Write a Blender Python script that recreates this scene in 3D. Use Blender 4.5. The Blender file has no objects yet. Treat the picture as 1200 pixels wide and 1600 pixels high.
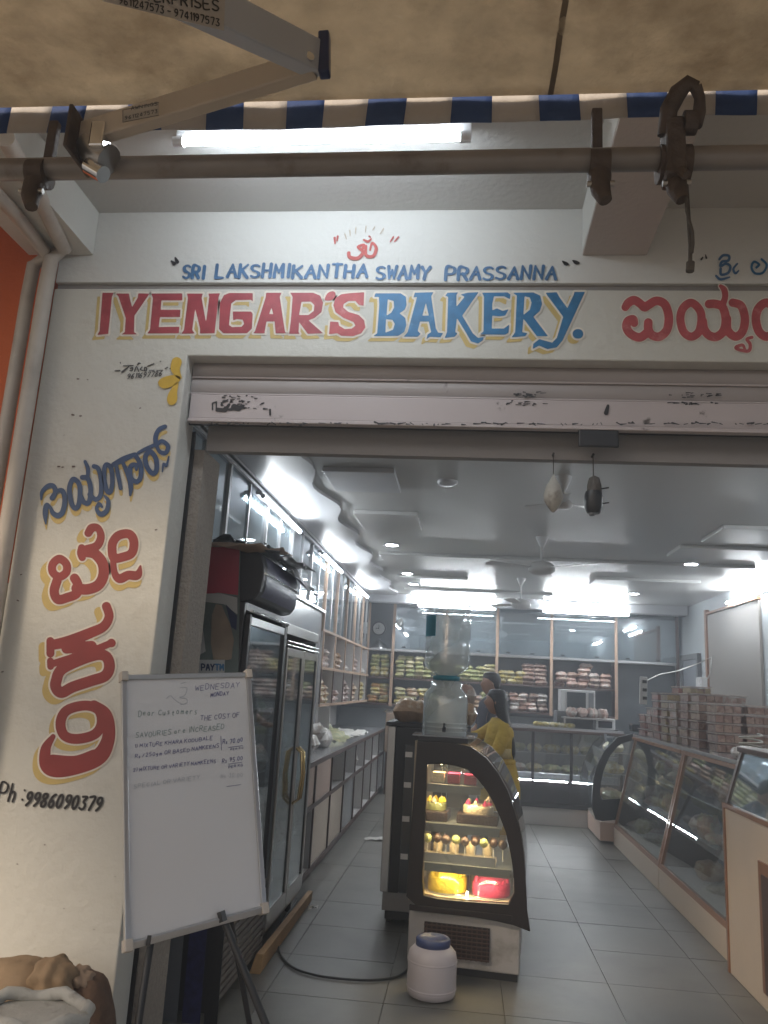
import bpy, bmesh, math, random
import numpy as np
from mathutils import Vector, Matrix
random.seed(7); rng = np.random.RandomState(7)
C = bpy.context.scene
COL = C.collection
R = math.radians

# ---------------------------------------------------------------- camera
F, CX, CY, H = 1240.0, 600.0, 800.0, 1.55      # focal length and centre in pixels of the 1200x1600 photograph
_d = np.array([125., -279., -F]); _d /= np.linalg.norm(_d)
_u = np.array([320., 5650., -F]); _u -= _d*(_u@_d); _u /= np.linalg.norm(_u)
_r = np.cross(_d, _u)
CM = np.array([_r, _d, _u])
cam = bpy.data.cameras.new('camera'); camo = bpy.data.objects.new('camera', cam); COL.objects.link(camo)
m4 = Matrix([list(CM[0])+[0], list(CM[1])+[0], list(CM[2])+[H], [0, 0, 0, 1]])
camo.matrix_world = m4
cam.sensor_fit = 'VERTICAL'; cam.sensor_height = 36; cam.sensor_width = 27
cam.lens = F/1600*36; cam.clip_start = .05; cam.clip_end = 500
C.camera = camo

# ---------------------------------------------------------------- daylight, exposure
w = bpy.data.worlds.new("World"); C.world = w; w.use_nodes = True
nt = w.node_tree; bg = nt.nodes['Background']
sk = nt.nodes.new('ShaderNodeTexSky'); sk.sky_type = 'NISHITA'; sk.sun_disc = False
sk.sun_elevation = R(38); sk.sun_rotation = R(215)
sk.air_density = 1.2; sk.dust_density = 3.5; sk.ozone_density = .8
nt.links.new(sk.outputs[0], bg.inputs[0]); bg.inputs[1].default_value = .075
sun = bpy.data.lights.new('sun', 'SUN'); sun.energy = 1.5; sun.angle = R(12); sun.color = (1, .82, .60)
suno = bpy.data.objects.new('sun', sun); COL.objects.link(suno)
_sd = Vector((math.sin(R(215))*math.cos(R(38)), math.cos(R(215))*math.cos(R(38)), math.sin(R(38))))
suno.rotation_euler = _sd.to_track_quat('Z', 'Y').to_euler()
C.view_settings.view_transform = 'Standard'; C.view_settings.look = 'None'
C.view_settings.gamma = 1; C.view_settings.use_curve_mapping = False
C.view_settings.exposure = 0.88
C.render.engine = 'CYCLES'
try:
    C.cycles.volume_bounces = 0; C.cycles.max_bounces = 7; C.cycles.transparent_max_bounces = 24; C.cycles.glossy_bounces = 4
    C.cycles.caustics_reflective = False; C.cycles.caustics_refractive = False
    C.cycles.sample_clamp_indirect = 4
except Exception: pass

# ---------------------------------------------------------------- pixel ray -> point on a real plane
def ray(x, y): return CM @ np.array([x-CX, -(y-CY), -F])
def onY(x, y, Y): v = ray(x, y); return Vector(v*(Y/v[1]))+Vector((0, 0, H))
def onX(x, y, X): v = ray(x, y); return Vector(v*(X/v[0]))+Vector((0, 0, H))
def onZ(x, y, Z): v = ray(x, y); return Vector(v*((Z-H)/v[2]))+Vector((0, 0, H))
def onP(x, y, P0, n):
    v = Vector(ray(x, y)); o = Vector((0, 0, H)); n = Vector(n)
    return o+v*((Vector(P0)-o).dot(n)/v.dot(n))

# ---------------------------------------------------------------- materials
def mat(name, col, rough=.6, metal=0, var=.12, scale=6, bump=0, bscale=40, spec=.5, coat=0, emit=None, es=0, dirt=None, dscale=2, dlo=.55, dhi=.75, trans=0, rand=False, wpos=False):
    m = bpy.data.materials.new(name); m.use_nodes = True
    t = m.node_tree; N = t.nodes; L = t.links; b = N['Principled BSDF']
    tc = N.new('ShaderNodeTexCoord')
    vec = tc.outputs['Object']
    if wpos: vec = N.new('ShaderNodeNewGeometry').outputs['Position']
    if rand:
        oi = N.new('ShaderNodeObjectInfo'); mm = N.new('ShaderNodeVectorMath'); mm.operation = 'SCALE'; mm.inputs[0].default_value = (17, 31, 23); L.new(oi.outputs['Random'], mm.inputs['Scale'])
        va = N.new('ShaderNodeVectorMath'); va.operation = 'ADD'; L.new(vec, va.inputs[0]); L.new(mm.outputs[0], va.inputs[1]); vec = va.outputs[0]
    no = N.new('ShaderNodeTexNoise'); no.inputs['Scale'].default_value = scale; no.inputs['Detail'].default_value = 5
    L.new(vec, no.inputs['Vector'])
    mx = N.new('ShaderNodeMix'); mx.data_type = 'RGBA'
    c = list(col)+[1]
    mx.inputs['A'].default_value = [max(0, v*(1-var)) for v in col]+[1]
    mx.inputs['B'].default_value = [min(1, v*(1+var)) for v in col]+[1]
    L.new(no.outputs['Fac'], mx.inputs['Factor']); out = mx.outputs['Result']
    if dirt:
        n2 = N.new('ShaderNodeTexNoise'); n2.inputs['Scale'].default_value = dscale; n2.inputs['Detail'].default_value = 8; n2.inputs['Roughness'].default_value = .65
        L.new(vec, n2.inputs['Vector'])
        rp = N.new('ShaderNodeMapRange'); rp.inputs['From Min'].default_value = dlo; rp.inputs['From Max'].default_value = dhi
        L.new(n2.outputs['Fac'], rp.inputs['Value'])
        m2 = N.new('ShaderNodeMix'); m2.data_type = 'RGBA'; m2.inputs['B'].default_value = list(dirt)+[1]
        L.new(out, m2.inputs['A']); L.new(rp.outputs[0], m2.inputs['Factor']); out = m2.outputs['Result']
    L.new(out, b.inputs['Base Color'])
    b.inputs['Roughness'].default_value = rough; b.inputs['Metallic'].default_value = metal
    b.inputs['Specular IOR Level'].default_value = spec
    b.inputs['Coat Weight'].default_value = coat
    if coat: b.inputs['Coat Roughness'].default_value = .08
    if emit:
        b.inputs['Emission Color'].default_value = list(emit)+[1]; b.inputs['Emission Strength'].default_value = es
    if bump:
        n3 = N.new('ShaderNodeTexNoise'); n3.inputs['Scale'].default_value = bscale; n3.inputs['Detail'].default_value = 4
        L.new(tc.outputs['Object'], n3.inputs['Vector'])
        bp = N.new('ShaderNodeBump'); bp.inputs['Strength'].default_value = bump; bp.inputs['Distance'].default_value = .02
        L.new(n3.outputs['Fac'], bp.inputs['Height']); L.new(bp.outputs[0], b.inputs['Normal'])
    if trans:
        o = N['Material Output']; tl_ = N.new('ShaderNodeBsdfTranslucent'); L.new(out, tl_.inputs[0]); ms = N.new('ShaderNodeMixShader'); ms.inputs[0].default_value = trans
        L.new(b.outputs[0], ms.inputs[1]); L.new(tl_.outputs[0], ms.inputs[2]); L.new(ms.outputs[0], o.inputs[0])
    return m
def glass(name, tint=(.9, .95, .95), refl=.12, rough=.02, haze=0, hcol=(.7, .75, .78)):
    m = bpy.data.materials.new(name); m.use_nodes = True
    t = m.node_tree; N = t.nodes; L = t.links; N.remove(N['Principled BSDF']); o = N['Material Output']
    tr = N.new('ShaderNodeBsdfTransparent'); tr.inputs[0].default_value = list(tint)+[1]
    gl = N.new('ShaderNodeBsdfGlossy'); gl.inputs['Roughness'].default_value = rough; gl.inputs['Color'].default_value = (.95, .97, 1, 1)
    fc = N.new('ShaderNodeLayerWeight'); fc.inputs[0].default_value = .5; pw = N.new('ShaderNodeMath'); pw.operation = 'POWER'; pw.inputs[1].default_value = 4.5; L.new(fc.outputs['Facing'], pw.inputs[0])
    lw = N.new('ShaderNodeMath'); lw.operation = 'MULTIPLY_ADD'; lw.inputs[1].default_value = .8; lw.inputs[2].default_value = .035; L.new(pw.outputs[0], lw.inputs[0])
    ad = N.new('ShaderNodeMath'); ad.operation = 'ADD'; ad.use_clamp = True; ad.inputs[1].default_value = refl
    L.new(lw.outputs[0], ad.inputs[0])
    mx = N.new('ShaderNodeMixShader'); L.new(ad.outputs[0], mx.inputs[0])
    src = tr.outputs[0]
    if haze:
        df = N.new('ShaderNodeBsdfDiffuse'); df.inputs[0].default_value = list(hcol)+[1]
        tc = N.new('ShaderNodeTexCoord'); no = N.new('ShaderNodeTexNoise'); no.inputs['Scale'].default_value = 3
        L.new(tc.outputs['Object'], no.inputs['Vector'])
        mu = N.new('ShaderNodeMath'); mu.operation = 'MULTIPLY'; mu.inputs[1].default_value = haze*2; L.new(no.outputs['Fac'], mu.inputs[0])
        m0 = N.new('ShaderNodeMixShader'); L.new(mu.outputs[0], m0.inputs[0]); L.new(tr.outputs[0], m0.inputs[1]); L.new(df.outputs[0], m0.inputs[2]); src = m0.outputs[0]
    L.new(src, mx.inputs[1]); L.new(gl.outputs[0], mx.inputs[2]); L.new(mx.outputs[0], o.inputs[0])
    return m
def emis(name, col, s):
    m = bpy.data.materials.new(name); m.use_nodes = True
    t = m.node_tree; b = t.nodes['Principled BSDF']; b.inputs['Base Color'].default_value = (.8, .8, .8, 1)
    b.inputs['Emission Color'].default_value = list(col)+[1]; b.inputs['Emission Strength'].default_value = s
    return m
M = dict(
 wall=mat('painted plaster', (.60, .59, .55), .75, var=.06, scale=1.5, bump=.25, bscale=25, dirt=(.42, .38, .32), dscale=1.6, dlo=.55, dhi=.95),
 wallw=mat('white plaster', (.66, .66, .64), .75, var=.04, scale=2, bump=.2, bscale=30),
 groove=mat('groove shade grey', (.27, .25, .24), .8),  # shadow line of the recessed groove, put into its grey base colour
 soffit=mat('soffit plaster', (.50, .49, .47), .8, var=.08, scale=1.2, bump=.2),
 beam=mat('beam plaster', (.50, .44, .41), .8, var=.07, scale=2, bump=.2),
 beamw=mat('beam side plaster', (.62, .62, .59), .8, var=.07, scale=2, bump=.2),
 jamb=mat('rough cement', (.34, .30, .26), .9, var=.3, scale=60, bump=.6, bscale=90),
 lintel=mat('grey lintel paint', (.30, .285, .28), .75, var=.08, scale=2, bump=.15),
 orange=mat('orange paint', (.62, .13, .03), .7, var=.1, scale=2, bump=.2),
 pvc=mat('pvc pipe', (.50, .45, .40), .5, var=.15, scale=4, dirt=(.3, .26, .22), dscale=4, dlo=.5, dhi=.8),
 slat=mat('shutter paint', (.36, .32, .31), .55, var=.1, scale=3, dirt=(.10, .08, .07), dscale=9, dlo=.66, dhi=.74),
 rail=mat('shutter rail paint', (.52, .46, .46), .5, var=.08, scale=3, dirt=(.10, .08, .07), dscale=7, dlo=.66, dhi=.72),
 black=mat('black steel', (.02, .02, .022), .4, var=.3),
 blackp=mat('black plastic', (.018, .018, .022), .45, var=.3, coat=.1),
 maroon=mat('dark maroon frame', (.012, .006, .006), .4, var=.3, coat=.15),
 brown=mat('dark brown edge', (.09, .05, .04), .5, var=.3),
 wood=mat('teak wood', (.30, .14, .07), .4, var=.3, scale=12, coat=.3),
 woodl=mat('pale wood edge', (.50, .34, .24), .5, var=.2, scale=10),
 plank=mat('raw plank', (.55, .33, .15), .7, var=.25, scale=9, bump=.2),
 lam=mat('white laminate', (.70, .68, .67), .35, var=.05),
 lamg=mat('grey laminate', (.34, .35, .37), .25, var=.08, coat=.4),
 lamp=mat('peach laminate', (.60, .44, .36), .45, var=.06),
 cream=mat('cream laminate', (.66, .55, .45), .45, var=.06),
 ctop=mat('counter marble', (.45, .45, .47), .15, var=.15, scale=5, coat=.5),
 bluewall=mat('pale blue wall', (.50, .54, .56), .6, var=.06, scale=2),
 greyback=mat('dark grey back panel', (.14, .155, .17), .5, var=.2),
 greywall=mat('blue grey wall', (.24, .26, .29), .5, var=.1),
 ceil=mat('gypsum ceiling', (.58, .58, .57), .32, var=.06, scale=1.5, spec=.6),
 ceilw=mat('white gypsum', (.62, .63, .66), .4, var=.04),
 steel=mat('stainless steel', (.42, .40, .38), .28, metal=.9, var=.12, scale=3),
 chrome=mat('chrome', (.7, .7, .7), .12, metal=1, var=.05),
 brass=mat('brass', (.62, .45, .2), .2, metal=1, var=.1),
 gi=mat('galvanised pipe', (.26, .24, .23), .45, metal=.5, var=.25, scale=8, dirt=(.12, .08, .06), dscale=5),
 rust=mat('rusty bracket', (.10, .075, .06), .7, metal=.3, var=.5, scale=20, bump=.4),
 alu=mat('aluminium', (.55, .55, .56), .3, metal=.8, var=.1),
 tile=mat('floor tile', (.175, .168, .15), .40, var=.22, scale=2.5, dirt=(.085, .08, .07), dscale=1.3, dlo=.46, dhi=.80, wpos=True),
 grout=mat('grout', (.12, .115, .10), .8),
 ground=mat('street ground', (.22, .20, .17), .9, var=.25, scale=3, bump=.4, dirt=(.12, .1, .08), dscale=.7),
 glass=glass('clear glass'),
 glassm=glass('reflective cabinet glass', (.62, .72, .76), .28, .03, .22, (.45, .55, .6)),
 glasst=glass('thin case glass', (.95, .97, .96), .03, .02, .04),
 glassf=glass('fridge glass', (.72, .78, .76), .10, .04, .08, (.3, .33, .33)),
 plastic=glass('clear plastic', (.97, .97, .97), .0, .12, .0, (.75, .8, .85)),
 water=glass('water bottle plastic', (.96, .98, .98), .07, .10, .34, (.86, .92, .92)),
 red=mat('signal red paint', (.34, .05, .065), .5, var=.35, scale=22, dirt=(.45, .12, .13), dscale=18, dlo=.58, dhi=.7),
 redr=mat('rose red paint', (.44, .08, .09), .5, var=.35, scale=20, dirt=(.55, .20, .20), dscale=14, dlo=.55, dhi=.7),
 redd=mat('maroon red paint', (.27, .035, .035), .45, var=.25, scale=10),
 blue=mat('sign blue paint', (.03, .16, .34), .5, var=.4, scale=22, dirt=(.10, .26, .46), dscale=18, dlo=.56, dhi=.7),
 blued=mat('dark blue paint', (.03, .07, .17), .5, var=.3, scale=10),
 blues=mat('small lettering blue', (.06, .15, .30), .5, var=.5, scale=12),
 yellow=mat('letter shadow yellow', (.56, .42, .16), .6, var=.15, scale=10),
 yellowf=mat('flower yellow', (.62, .40, .05), .6, var=.15, scale=10),
 halo=mat('letter halo cream', (.74, .69, .62), .6, var=.04),
 ink=mat('black paint', (.02, .018, .02), .5, var=.4),
 omred=mat('thin red paint', (.50, .12, .11), .6, var=.3, scale=20),
 faint=mat('faint ray paint', (.50, .42, .34), .7, var=.2),
 inkg=mat('faded marker green', (.20, .27, .26), .5, var=.3, scale=30),
 inkb=mat('marker blue', (.12, .12, .24), .5, var=.3, scale=30),
 inkf=mat('fainter marker', (.36, .38, .42), .5, var=.2, scale=30),
 board=mat('whiteboard', (.64, .635, .65), .22, var=.04, scale=2, coat=.2),
 cloth=mat('dirty awning canvas', (.50, .40, .27), .85, var=.45, scale=9, bump=.8, bscale=22, dirt=(.17, .12, .07), dscale=3.2, dlo=.46, dhi=.80, trans=.2),
 clothd=mat('awning seam', (.20, .15, .10), .9, var=.4),
 strw=mat('valance white', (.46, .42, .38), .8, var=.15, scale=8, bump=.2),
 strb=mat('valance blue', (.02, .05, .16), .75, var=.25, scale=8, bump=.2),
 armw=mat('awning arm paint', (.52, .45, .37), .45, var=.15, scale=6, dirt=(.2, .16, .12), dscale=5, dlo=.6, dhi=.8),
 armg=mat('awning arm grey', (.42, .44, .48), .4, var=.08),
 rope=mat('old rope', (.10, .09, .08), .9, var=.4, scale=60, bump=.5),
 tube=emis('lit tube', (.90, .96, 1.0), 76),
 tubel=emis('lit tube left', (.90, .96, 1.0), 44),
 tubeo=emis('lit outside tube', (.84, .93, 1.0), 38),
 led=emis('lit downlight', (.92, .96, 1.0), 40),
 warm=emis('warm case lamp', (1.0, .74, .40), 42),
 paper=mat('white paper', (.68, .66, .62), .7, var=.06),
 tarpaulin=mat('dark plastic sheet', (.05, .055, .06), .28, var=.4, scale=8, bump=.4, bscale=12, coat=.3),
 card=mat('cardboard', (.36, .26, .19), .8, var=.2, scale=6),
 cardd=mat('dirty brown sack', (.13, .08, .055), .85, var=.4, scale=7, bump=.6, bscale=18),
 cardl=mat('tan crumpled paper', (.26, .18, .11), .8, var=.3, scale=6, bump=.5, bscale=14),
 ragw=mat('grey white sack', (.42, .41, .38), .8, var=.25, scale=9, bump=.4, bscale=22, dirt=(.14, .12, .1), dscale=7, dlo=.55, dhi=.7),
 drum=mat('white hdpe', (.56, .51, .53), .4, var=.08, scale=4),
 druml=mat('blue lid', (.05, .07, .17), .4, var=.2),
 skin=mat('skin', (.36, .19, .12), .5, var=.08),
 hair=mat('black hair', (.012, .010, .012), .4, var=.4, scale=30, bump=.5, bscale=80),
 kurta=mat('mustard yellow cloth', (.54, .36, .04), .85, var=.25, scale=9, bump=.9, bscale=14),
 kurtaw=mat('white print cloth', (.6, .52, .4), .8, var=.2, scale=25),
 kurta2=mat('pale yellow print', (.46, .36, .16), .8, var=.4, scale=30),
 shirt=mat('dark shirt', (.04, .04, .06), .8, var=.3),
 posterr=mat('poster red', (.42, .04, .07), .4, var=.1), posterw=mat('poster white', (.48, .48, .47), .4, var=.1, scale=5),
 posterb=mat('poster dark blue', (.02, .03, .09), .35, var=.4, scale=9), posterg=mat('poster grey green', (.13, .16, .15), .5, var=.4, scale=8),
 posters=mat('poster skin tones', (.30, .23, .17), .5, var=.35, scale=12),
 gpanel=mat('grey panel', (.15, .155, .165), .5, var=.1), navy=mat('navy print panel', (.025, .025, .09), .4, var=.9, scale=28),
 grille=mat('grille slat', (.17, .15, .13), .5, var=.2),
 clockw=mat('clock face', (.75, .75, .73), .4, var=.03),
 micro=mat('microwave white', (.6, .6, .6), .35, var=.04), microd=mat('microwave dark door', (.02, .03, .04), .1, var=.2, coat=.5),
 fanw=mat('fan white', (.62, .62, .62), .35, var=.05),
 doorp=mat('beige door panel', (.26, .235, .21), .45, var=.06, scale=2),
 tealm=mat('teal label', (.02, .22, .30), .5, var=.1),
 cakey=mat('yellow icing', (.80, .62, .03), .5, var=.2, scale=40, bump=.6, bscale=70), cakep=mat('pink icing', (.74, .06, .20), .5, var=.25, scale=40, bump=.6, bscale=70), caker=mat('red velvet cake', (.40, .02, .06), .4, var=.3, scale=30),
 choc=mat('dark chocolate', (.04, .02, .014), .4, var=.6, scale=40, coat=.2, bump=.5, bscale=70), creamc=mat('cream icing', (.75, .62, .42), .5, var=.2, scale=30, bump=.6, bscale=70),
 green=mat('dull green icing', (.25, .27, .10), .5, var=.3, scale=20),
 cshelf=mat('case shelf edge', (.20, .21, .20), .3, var=.1), caseint=mat('case lining', (.55, .47, .36), .5, var=.06),
 casew=mat('case base enamel', (.42, .40, .39), .45, var=.1, dirt=(.2, .18, .16), dscale=4),
 vent=mat('vent mesh dark', (.03, .025, .025), .6, var=.4),
 cable=mat('black cable', (.015, .015, .015), .5), cablew=mat('white cable', (.55, .55, .52), .5),
)
def pk(name, c, d, lo=.5): return mat(name, c, .4, var=.4, scale=22, coat=.4, bump=.5, bscale=38, dirt=d, dscale=13, dlo=lo, dhi=lo+.05, rand=True)
PK = dict(yel=pk('yellow packet', (.50, .40, .12), (.58, .54, .38)), grn=pk('green packet', (.28, .30, .12), (.50, .46, .22)), pal=pk('pale bread packet', (.52, .47, .30), (.38, .36, .14)),
          org=pk('orange packet', (.50, .27, .12), (.52, .42, .18)), brn=pk('brown packet', (.24, .14, .11), (.48, .38, .32)), pnk=pk('pinkish bun packet', (.46, .30, .25), (.56, .50, .46)),
          wht=pk('white packet', (.56, .53, .50), (.36, .30, .26)), tan=pk('tan bread packet', (.42, .27, .16), (.55, .44, .33), .54))
PK['bis'] = pk('brown biscuits', (.30, .17, .13), (.44, .30, .24), .48); PK['bir'] = pk('reddish biscuits', (.36, .15, .12), (.46, .30, .26), .5); PK['biy'] = pk('yellowish biscuits', (.42, .32, .16), (.36, .22, .16), .52)

# ---------------------------------------------------------------- mesh helpers
class MB:
    def __init__(s): s.v = []; s.f = []; s.sm = []
    def add(s, vs, fs, smooth=False):
        o = len(s.v); s.v += [tuple(v) for v in vs]
        for f in fs: s.f.append([i+o for i in f]); s.sm.append(smooth)
        return s
    def box(s, x0, x1, y0, y1, z0, z1):
        if x0 > x1: x0, x1 = x1, x0
        if y0 > y1: y0, y1 = y1, y0
        if z0 > z1: z0, z1 = z1, z0
        v = [(x, y, z) for z in (z0, z1) for y in (y0, y1) for x in (x0, x1)]
        return s.add(v, [(0, 2, 3, 1), (4, 5, 7, 6), (0, 1, 5, 4), (2, 6, 7, 3), (0, 4, 6, 2), (1, 3, 7, 5)])
    def hexa(s, a, b):   # two quads, a at front, b at back, same winding
        return s.add(list(a)+list(b), [(0, 1, 2, 3), (7, 6, 5, 4), (0, 4, 5, 1), (1, 5, 6, 2), (2, 6, 7, 3), (3, 7, 4, 0)])
    def prism(s, pts, off):
        n = len(pts); off = Vector(off); a = [Vector(p) for p in pts]; b = [p+off for p in a]
        fs = [list(range(n)), list(range(2*n-1, n-1, -1))]+[(i, i+n, (i+1) % n+n, (i+1) % n) for i in range(n)]
        return s.add(a+b, fs)
    def tube(s, pts, r, n=10, cap=True):
        pts = [Vector(p) for p in pts]; rs = r if isinstance(r, (list, tuple)) else [r]*len(pts)
        vs = []; prev = None
        for i, p in enumerate(pts):
            t = (pts[min(i+1, len(pts)-1)]-pts[max(i-1, 0)]).normalized()
            if prev is None:
                a = t.cross(Vector((0, 0, 1)));
                if a.length < .1: a = t.cross(Vector((0, 1, 0)))
            else: a = prev-t*prev.dot(t)
            a.normalize(); prev = a; b = t.cross(a)
            for k in range(n):
                q = 2*math.pi*k/n; vs.append(p+(a*math.cos(q)+b*math.sin(q))*rs[i])
        fs = [(i*n+k, i*n+(k+1) % n, (i+1)*n+(k+1) % n, (i+1)*n+k) for i in range(len(pts)-1) for k in range(n)]
        s.add(vs, fs, True)
        if cap: s.add(vs[:n], [list(range(n))[::-1]]); s.add(vs[-n:], [list(range(n))])
        return s
    def lathe(s, prof, c=(0, 0, 0), n=20, sy=1):
        c = Vector(c); vs = []
        for (r, z) in prof:
            for k in range(n):
                q = 2*math.pi*k/n; vs.append(c+Vector((r*math.cos(q), r*sy*math.sin(q), z)))
        fs = [(i*n+k, i*n+(k+1) % n, (i+1)*n+(k+1) % n, (i+1)*n+k) for i in range(len(prof)-1) for k in range(n)]
        s.add(vs, fs, True); s.add(vs[:n], [list(range(n))[::-1]]); s.add(vs[-n:], [list(range(n))])
        return s
    def grid(s, fn, nu, nv, smooth=True):
        vs = [fn(i/nu, j/nv) for j in range(nv+1) for i in range(nu+1)]
        fs = [(j*(nu+1)+i, j*(nu+1)+i+1, (j+1)*(nu+1)+i+1, (j+1)*(nu+1)+i) for j in range(nv) for i in range(nu)]
        return s.add(vs, fs, smooth)
    def mesh(s, name, off=(0, 0, 0)):
        me = bpy.data.meshes.new(name)
        me.from_pydata([(v[0]-off[0], v[1]-off[1], v[2]-off[2]) for v in s.v], [], s.f)
        me.polygons.foreach_set('use_smooth', s.sm); me.update(); return me
W = {}
def tag(o, label=None, cat=None, group=None, kind=None):
    if label: o['label'] = label
    if cat: o['category'] = cat
    if group: o['group'] = group
    if kind: o['kind'] = kind
    return o
def thing(name, label, cat, loc=(0, 0, 0), group=None, rz=0, world=True):
    o = bpy.data.objects.new(name, None); COL.objects.link(o); o.location = loc; o.rotation_euler = (0, 0, rz); o.empty_display_size = .1
    W[o] = Vector(loc) if world else Vector((0, 0, 0))
    return tag(o, label, cat, group)
def part(name, mb, m, parent=None, bevel=0, thick=0, label=None, kind=None, loc=None):
    if parent is None:
        off = Vector(loc) if loc is not None else Vector((0, 0, 0))
    else: off = W[parent]
    me = mb.mesh(name, off) if isinstance(mb, MB) else mb
    o = bpy.data.objects.new(name, me); COL.objects.link(o)
    if not me.materials: me.materials.append(m)
    if parent is not None: o.parent = parent
    else: o.location = off
    W[o] = off
    if bevel:
        b = o.modifiers.new('bevel', 'BEVEL'); b.width = bevel; b.segments = 2; b.limit_method = 'ANGLE'
    if thick:
        b = o.modifiers.new('solid', 'SOLIDIFY'); b.thickness = thick; b.offset = 0
    if label: o['label'] = label
    if kind: o['kind'] = kind
    return o
def B(*a): return MB().box(*a)
def children(o): return [c for c in COL.objects if c.parent == o]
def copy_tree(o, loc, rz=None, label=None, group=None):
    r = o.copy(); COL.objects.link(r); r.location = loc
    if rz is not None: r.rotation_euler = (0, 0, rz)
    if label: r['label'] = label
    if group: r['group'] = group
    for ch in KIDS.setdefault(o, children(o)):
        c = ch.copy(); COL.objects.link(c); c.parent = r
        for g in KIDS.setdefault(ch, children(ch)):
            d = g.copy(); COL.objects.link(d); d.parent = c
    return r
KIDS = {}
def noise2(x, y, s=1.0): return (math.sin(x*12.9*s+y*4.1)+math.sin(y*9.7*s-x*7.3+1.3)+math.sin((x+y)*17.1*s+2.1)*.5)/2.5
def crumple(c00, c10, c11, c01, amp=.02, nu=14, nv=10, seed=0, sag=0):
    rr = np.random.RandomState(seed); h = rr.randn(nv+1, nu+1, 3)*amp
    for _ in range(2): h[1:-1, 1:-1] = (h[1:-1, 1:-1]*2+h[:-2, 1:-1]+h[2:, 1:-1]+h[1:-1, :-2]+h[1:-1, 2:])/5*1.25
    A, Bc, Cc, D = map(Vector, (c00, c10, c11, c01))
    def fn(u, v):
        p = A*(1-u)*(1-v)+Bc*u*(1-v)+Cc*u*v+D*(1-u)*v
        k = h[int(round(v*nv)), int(round(u*nu))]
        return p+Vector(k)+Vector((0, 0, -sag*4*u*(1-u)))
    return MB().grid(fn, nu, nv)

# ---------------------------------------------------------------- brush lettering: union of strokes / outlines as a thin skin of paint
def catmull(pts, n=6):
    P = [np.array(p, float) for p in pts]
    if len(P) < 3: return P
    closed = np.allclose(P[0][:2], P[-1][:2]); out = []
    for i in range(len(P)-1):
        p0 = P[i-1] if i > 0 else (P[-2] if closed else P[0]); p3 = P[i+2] if i+2 < len(P) else (P[1] if closed else P[-1])
        for k in range(n):
            t = k/n; out.append(.5*((2*P[i])+(P[i+1]-p0)*t+(2*p0-5*P[i]+4*P[i+1]-p3)*t*t+(3*P[i]-p0-3*P[i+1]+p3)*t**3))
    out.append(P[-1]); return out
def paint_mb(shapes, mapf, grow=0., res=1., dx=0., dy=0., lines=False):
    """shapes: ('s', [(x,y,r)...]) strokes or ('p', [rings]) outlines, in drawing units"""
    allp = []
    for k, g in shapes:
        if k == 's': allp += [(x+sx*r, y+sx*r) for x, y, r in g for sx in (-1, 1)]
        else: allp += [tuple(p) for ring in g for p in ring]
    A = np.array(allp); x0, y0 = A.min(0)-grow-2*res; x1, y1 = A.max(0)+grow+2*res
    nx = int((x1-x0)/res)+2; ny = int((y1-y0)/res)+2
    X, Y = np.meshgrid(x0+np.arange(nx)*res, y0+np.arange(ny)*res)
    fld = np.full(X.shape, -1e9)
    for k, g in shapes:
        if k == 's':
            P = catmull(g) if not lines else [np.array(p, float) for p in g]
            if len(P) == 1: P = P*2
            for a, b in zip(P[:-1], P[1:]):
                d = b[:2]-a[:2]; L2 = max(d@d, 1e-9)
                t = np.clip(((X-a[0])*d[0]+(Y-a[1])*d[1])/L2, 0, 1)
                fld = np.maximum(fld, a[2]+(b[2]-a[2])*t-np.hypot(X-a[0]-t*d[0], Y-a[1]-t*d[1]))
        else:
            ins = np.zeros(X.shape, bool); dist = np.full(X.shape, 1e9)
            for ring in g:
                Rg = [np.array(p, float) for p in ring]
                for a, b in zip(Rg, Rg[1:]+Rg[:1]):
                    c = ((a[1] > Y) != (b[1] > Y))
                    with np.errstate(divide='ignore', invalid='ignore'):
                        xi = (b[0]-a[0])*(Y-a[1])/(b[1]-a[1]+1e-12)+a[0]
                    ins ^= (c & (X < xi))
                    d = b-a; L2 = max(d@d, 1e-9); t = np.clip(((X-a[0])*d[0]+(Y-a[1])*d[1])/L2, 0, 1)
                    dist = np.minimum(dist, np.hypot(X-a[0]-t*d[0], Y-a[1]-t*d[1]))
            fld = np.maximum(fld, np.where(ins, dist, -dist))
    fld = fld+grow
    mb = MB(); S = fld > 0; cache = {}
    def vid(key, x, y):
        if key not in cache: cache[key] = len(mb.v); mb.v.append(tuple(mapf(x+dx, y+dy)))
        return cache[key]
    def corner(i, j): return vid(('c', i, j), X[j, i], Y[j, i])
    def edge(i, j, i2, j2):
        a, b = fld[j, i], fld[j2, i2]; t = a/(a-b); key = ('e', min(i, i2), min(j, j2), i != i2)
        return vid(key, X[j, i]+(X[j2, i2]-X[j, i])*t, Y[j, i]+(Y[j2, i2]-Y[j, i])*t)
    cnt = S[:-1, :-1].astype(int)+S[:-1, 1:]+S[1:, :-1]+S[1:, 1:]
    for j in range(ny-1):
        i = 0
        row = cnt[j]
        while i < nx-1:
            if row[i] == 4:
                k = i
                while k+1 < nx-1 and row[k+1] == 4 and k-i < 7: k += 1
                # keep vertices shared along the run so no cracks show
                bot = [corner(q, j) for q in range(i, k+2)]; top = [corner(q, j+1) for q in range(k+1, i-1, -1)]
                mb.f.append(bot+top); mb.sm.append(False); i = k+1; continue
            if row[i] > 0:
                cs = [(i, j), (i+1, j), (i+1, j+1), (i, j+1)]; poly = []
                for q in range(4):
                    a, b = cs[q], cs[(q+1) % 4]
                    if S[a[1], a[0]]: poly.append(corner(*a))
                    if S[a[1], a[0]] != S[b[1], b[0]]: poly.append(edge(*a, *b))
                if len(poly) > 2: mb.f.append(poly); mb.sm.append(False)
            i += 1
    return mb
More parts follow.
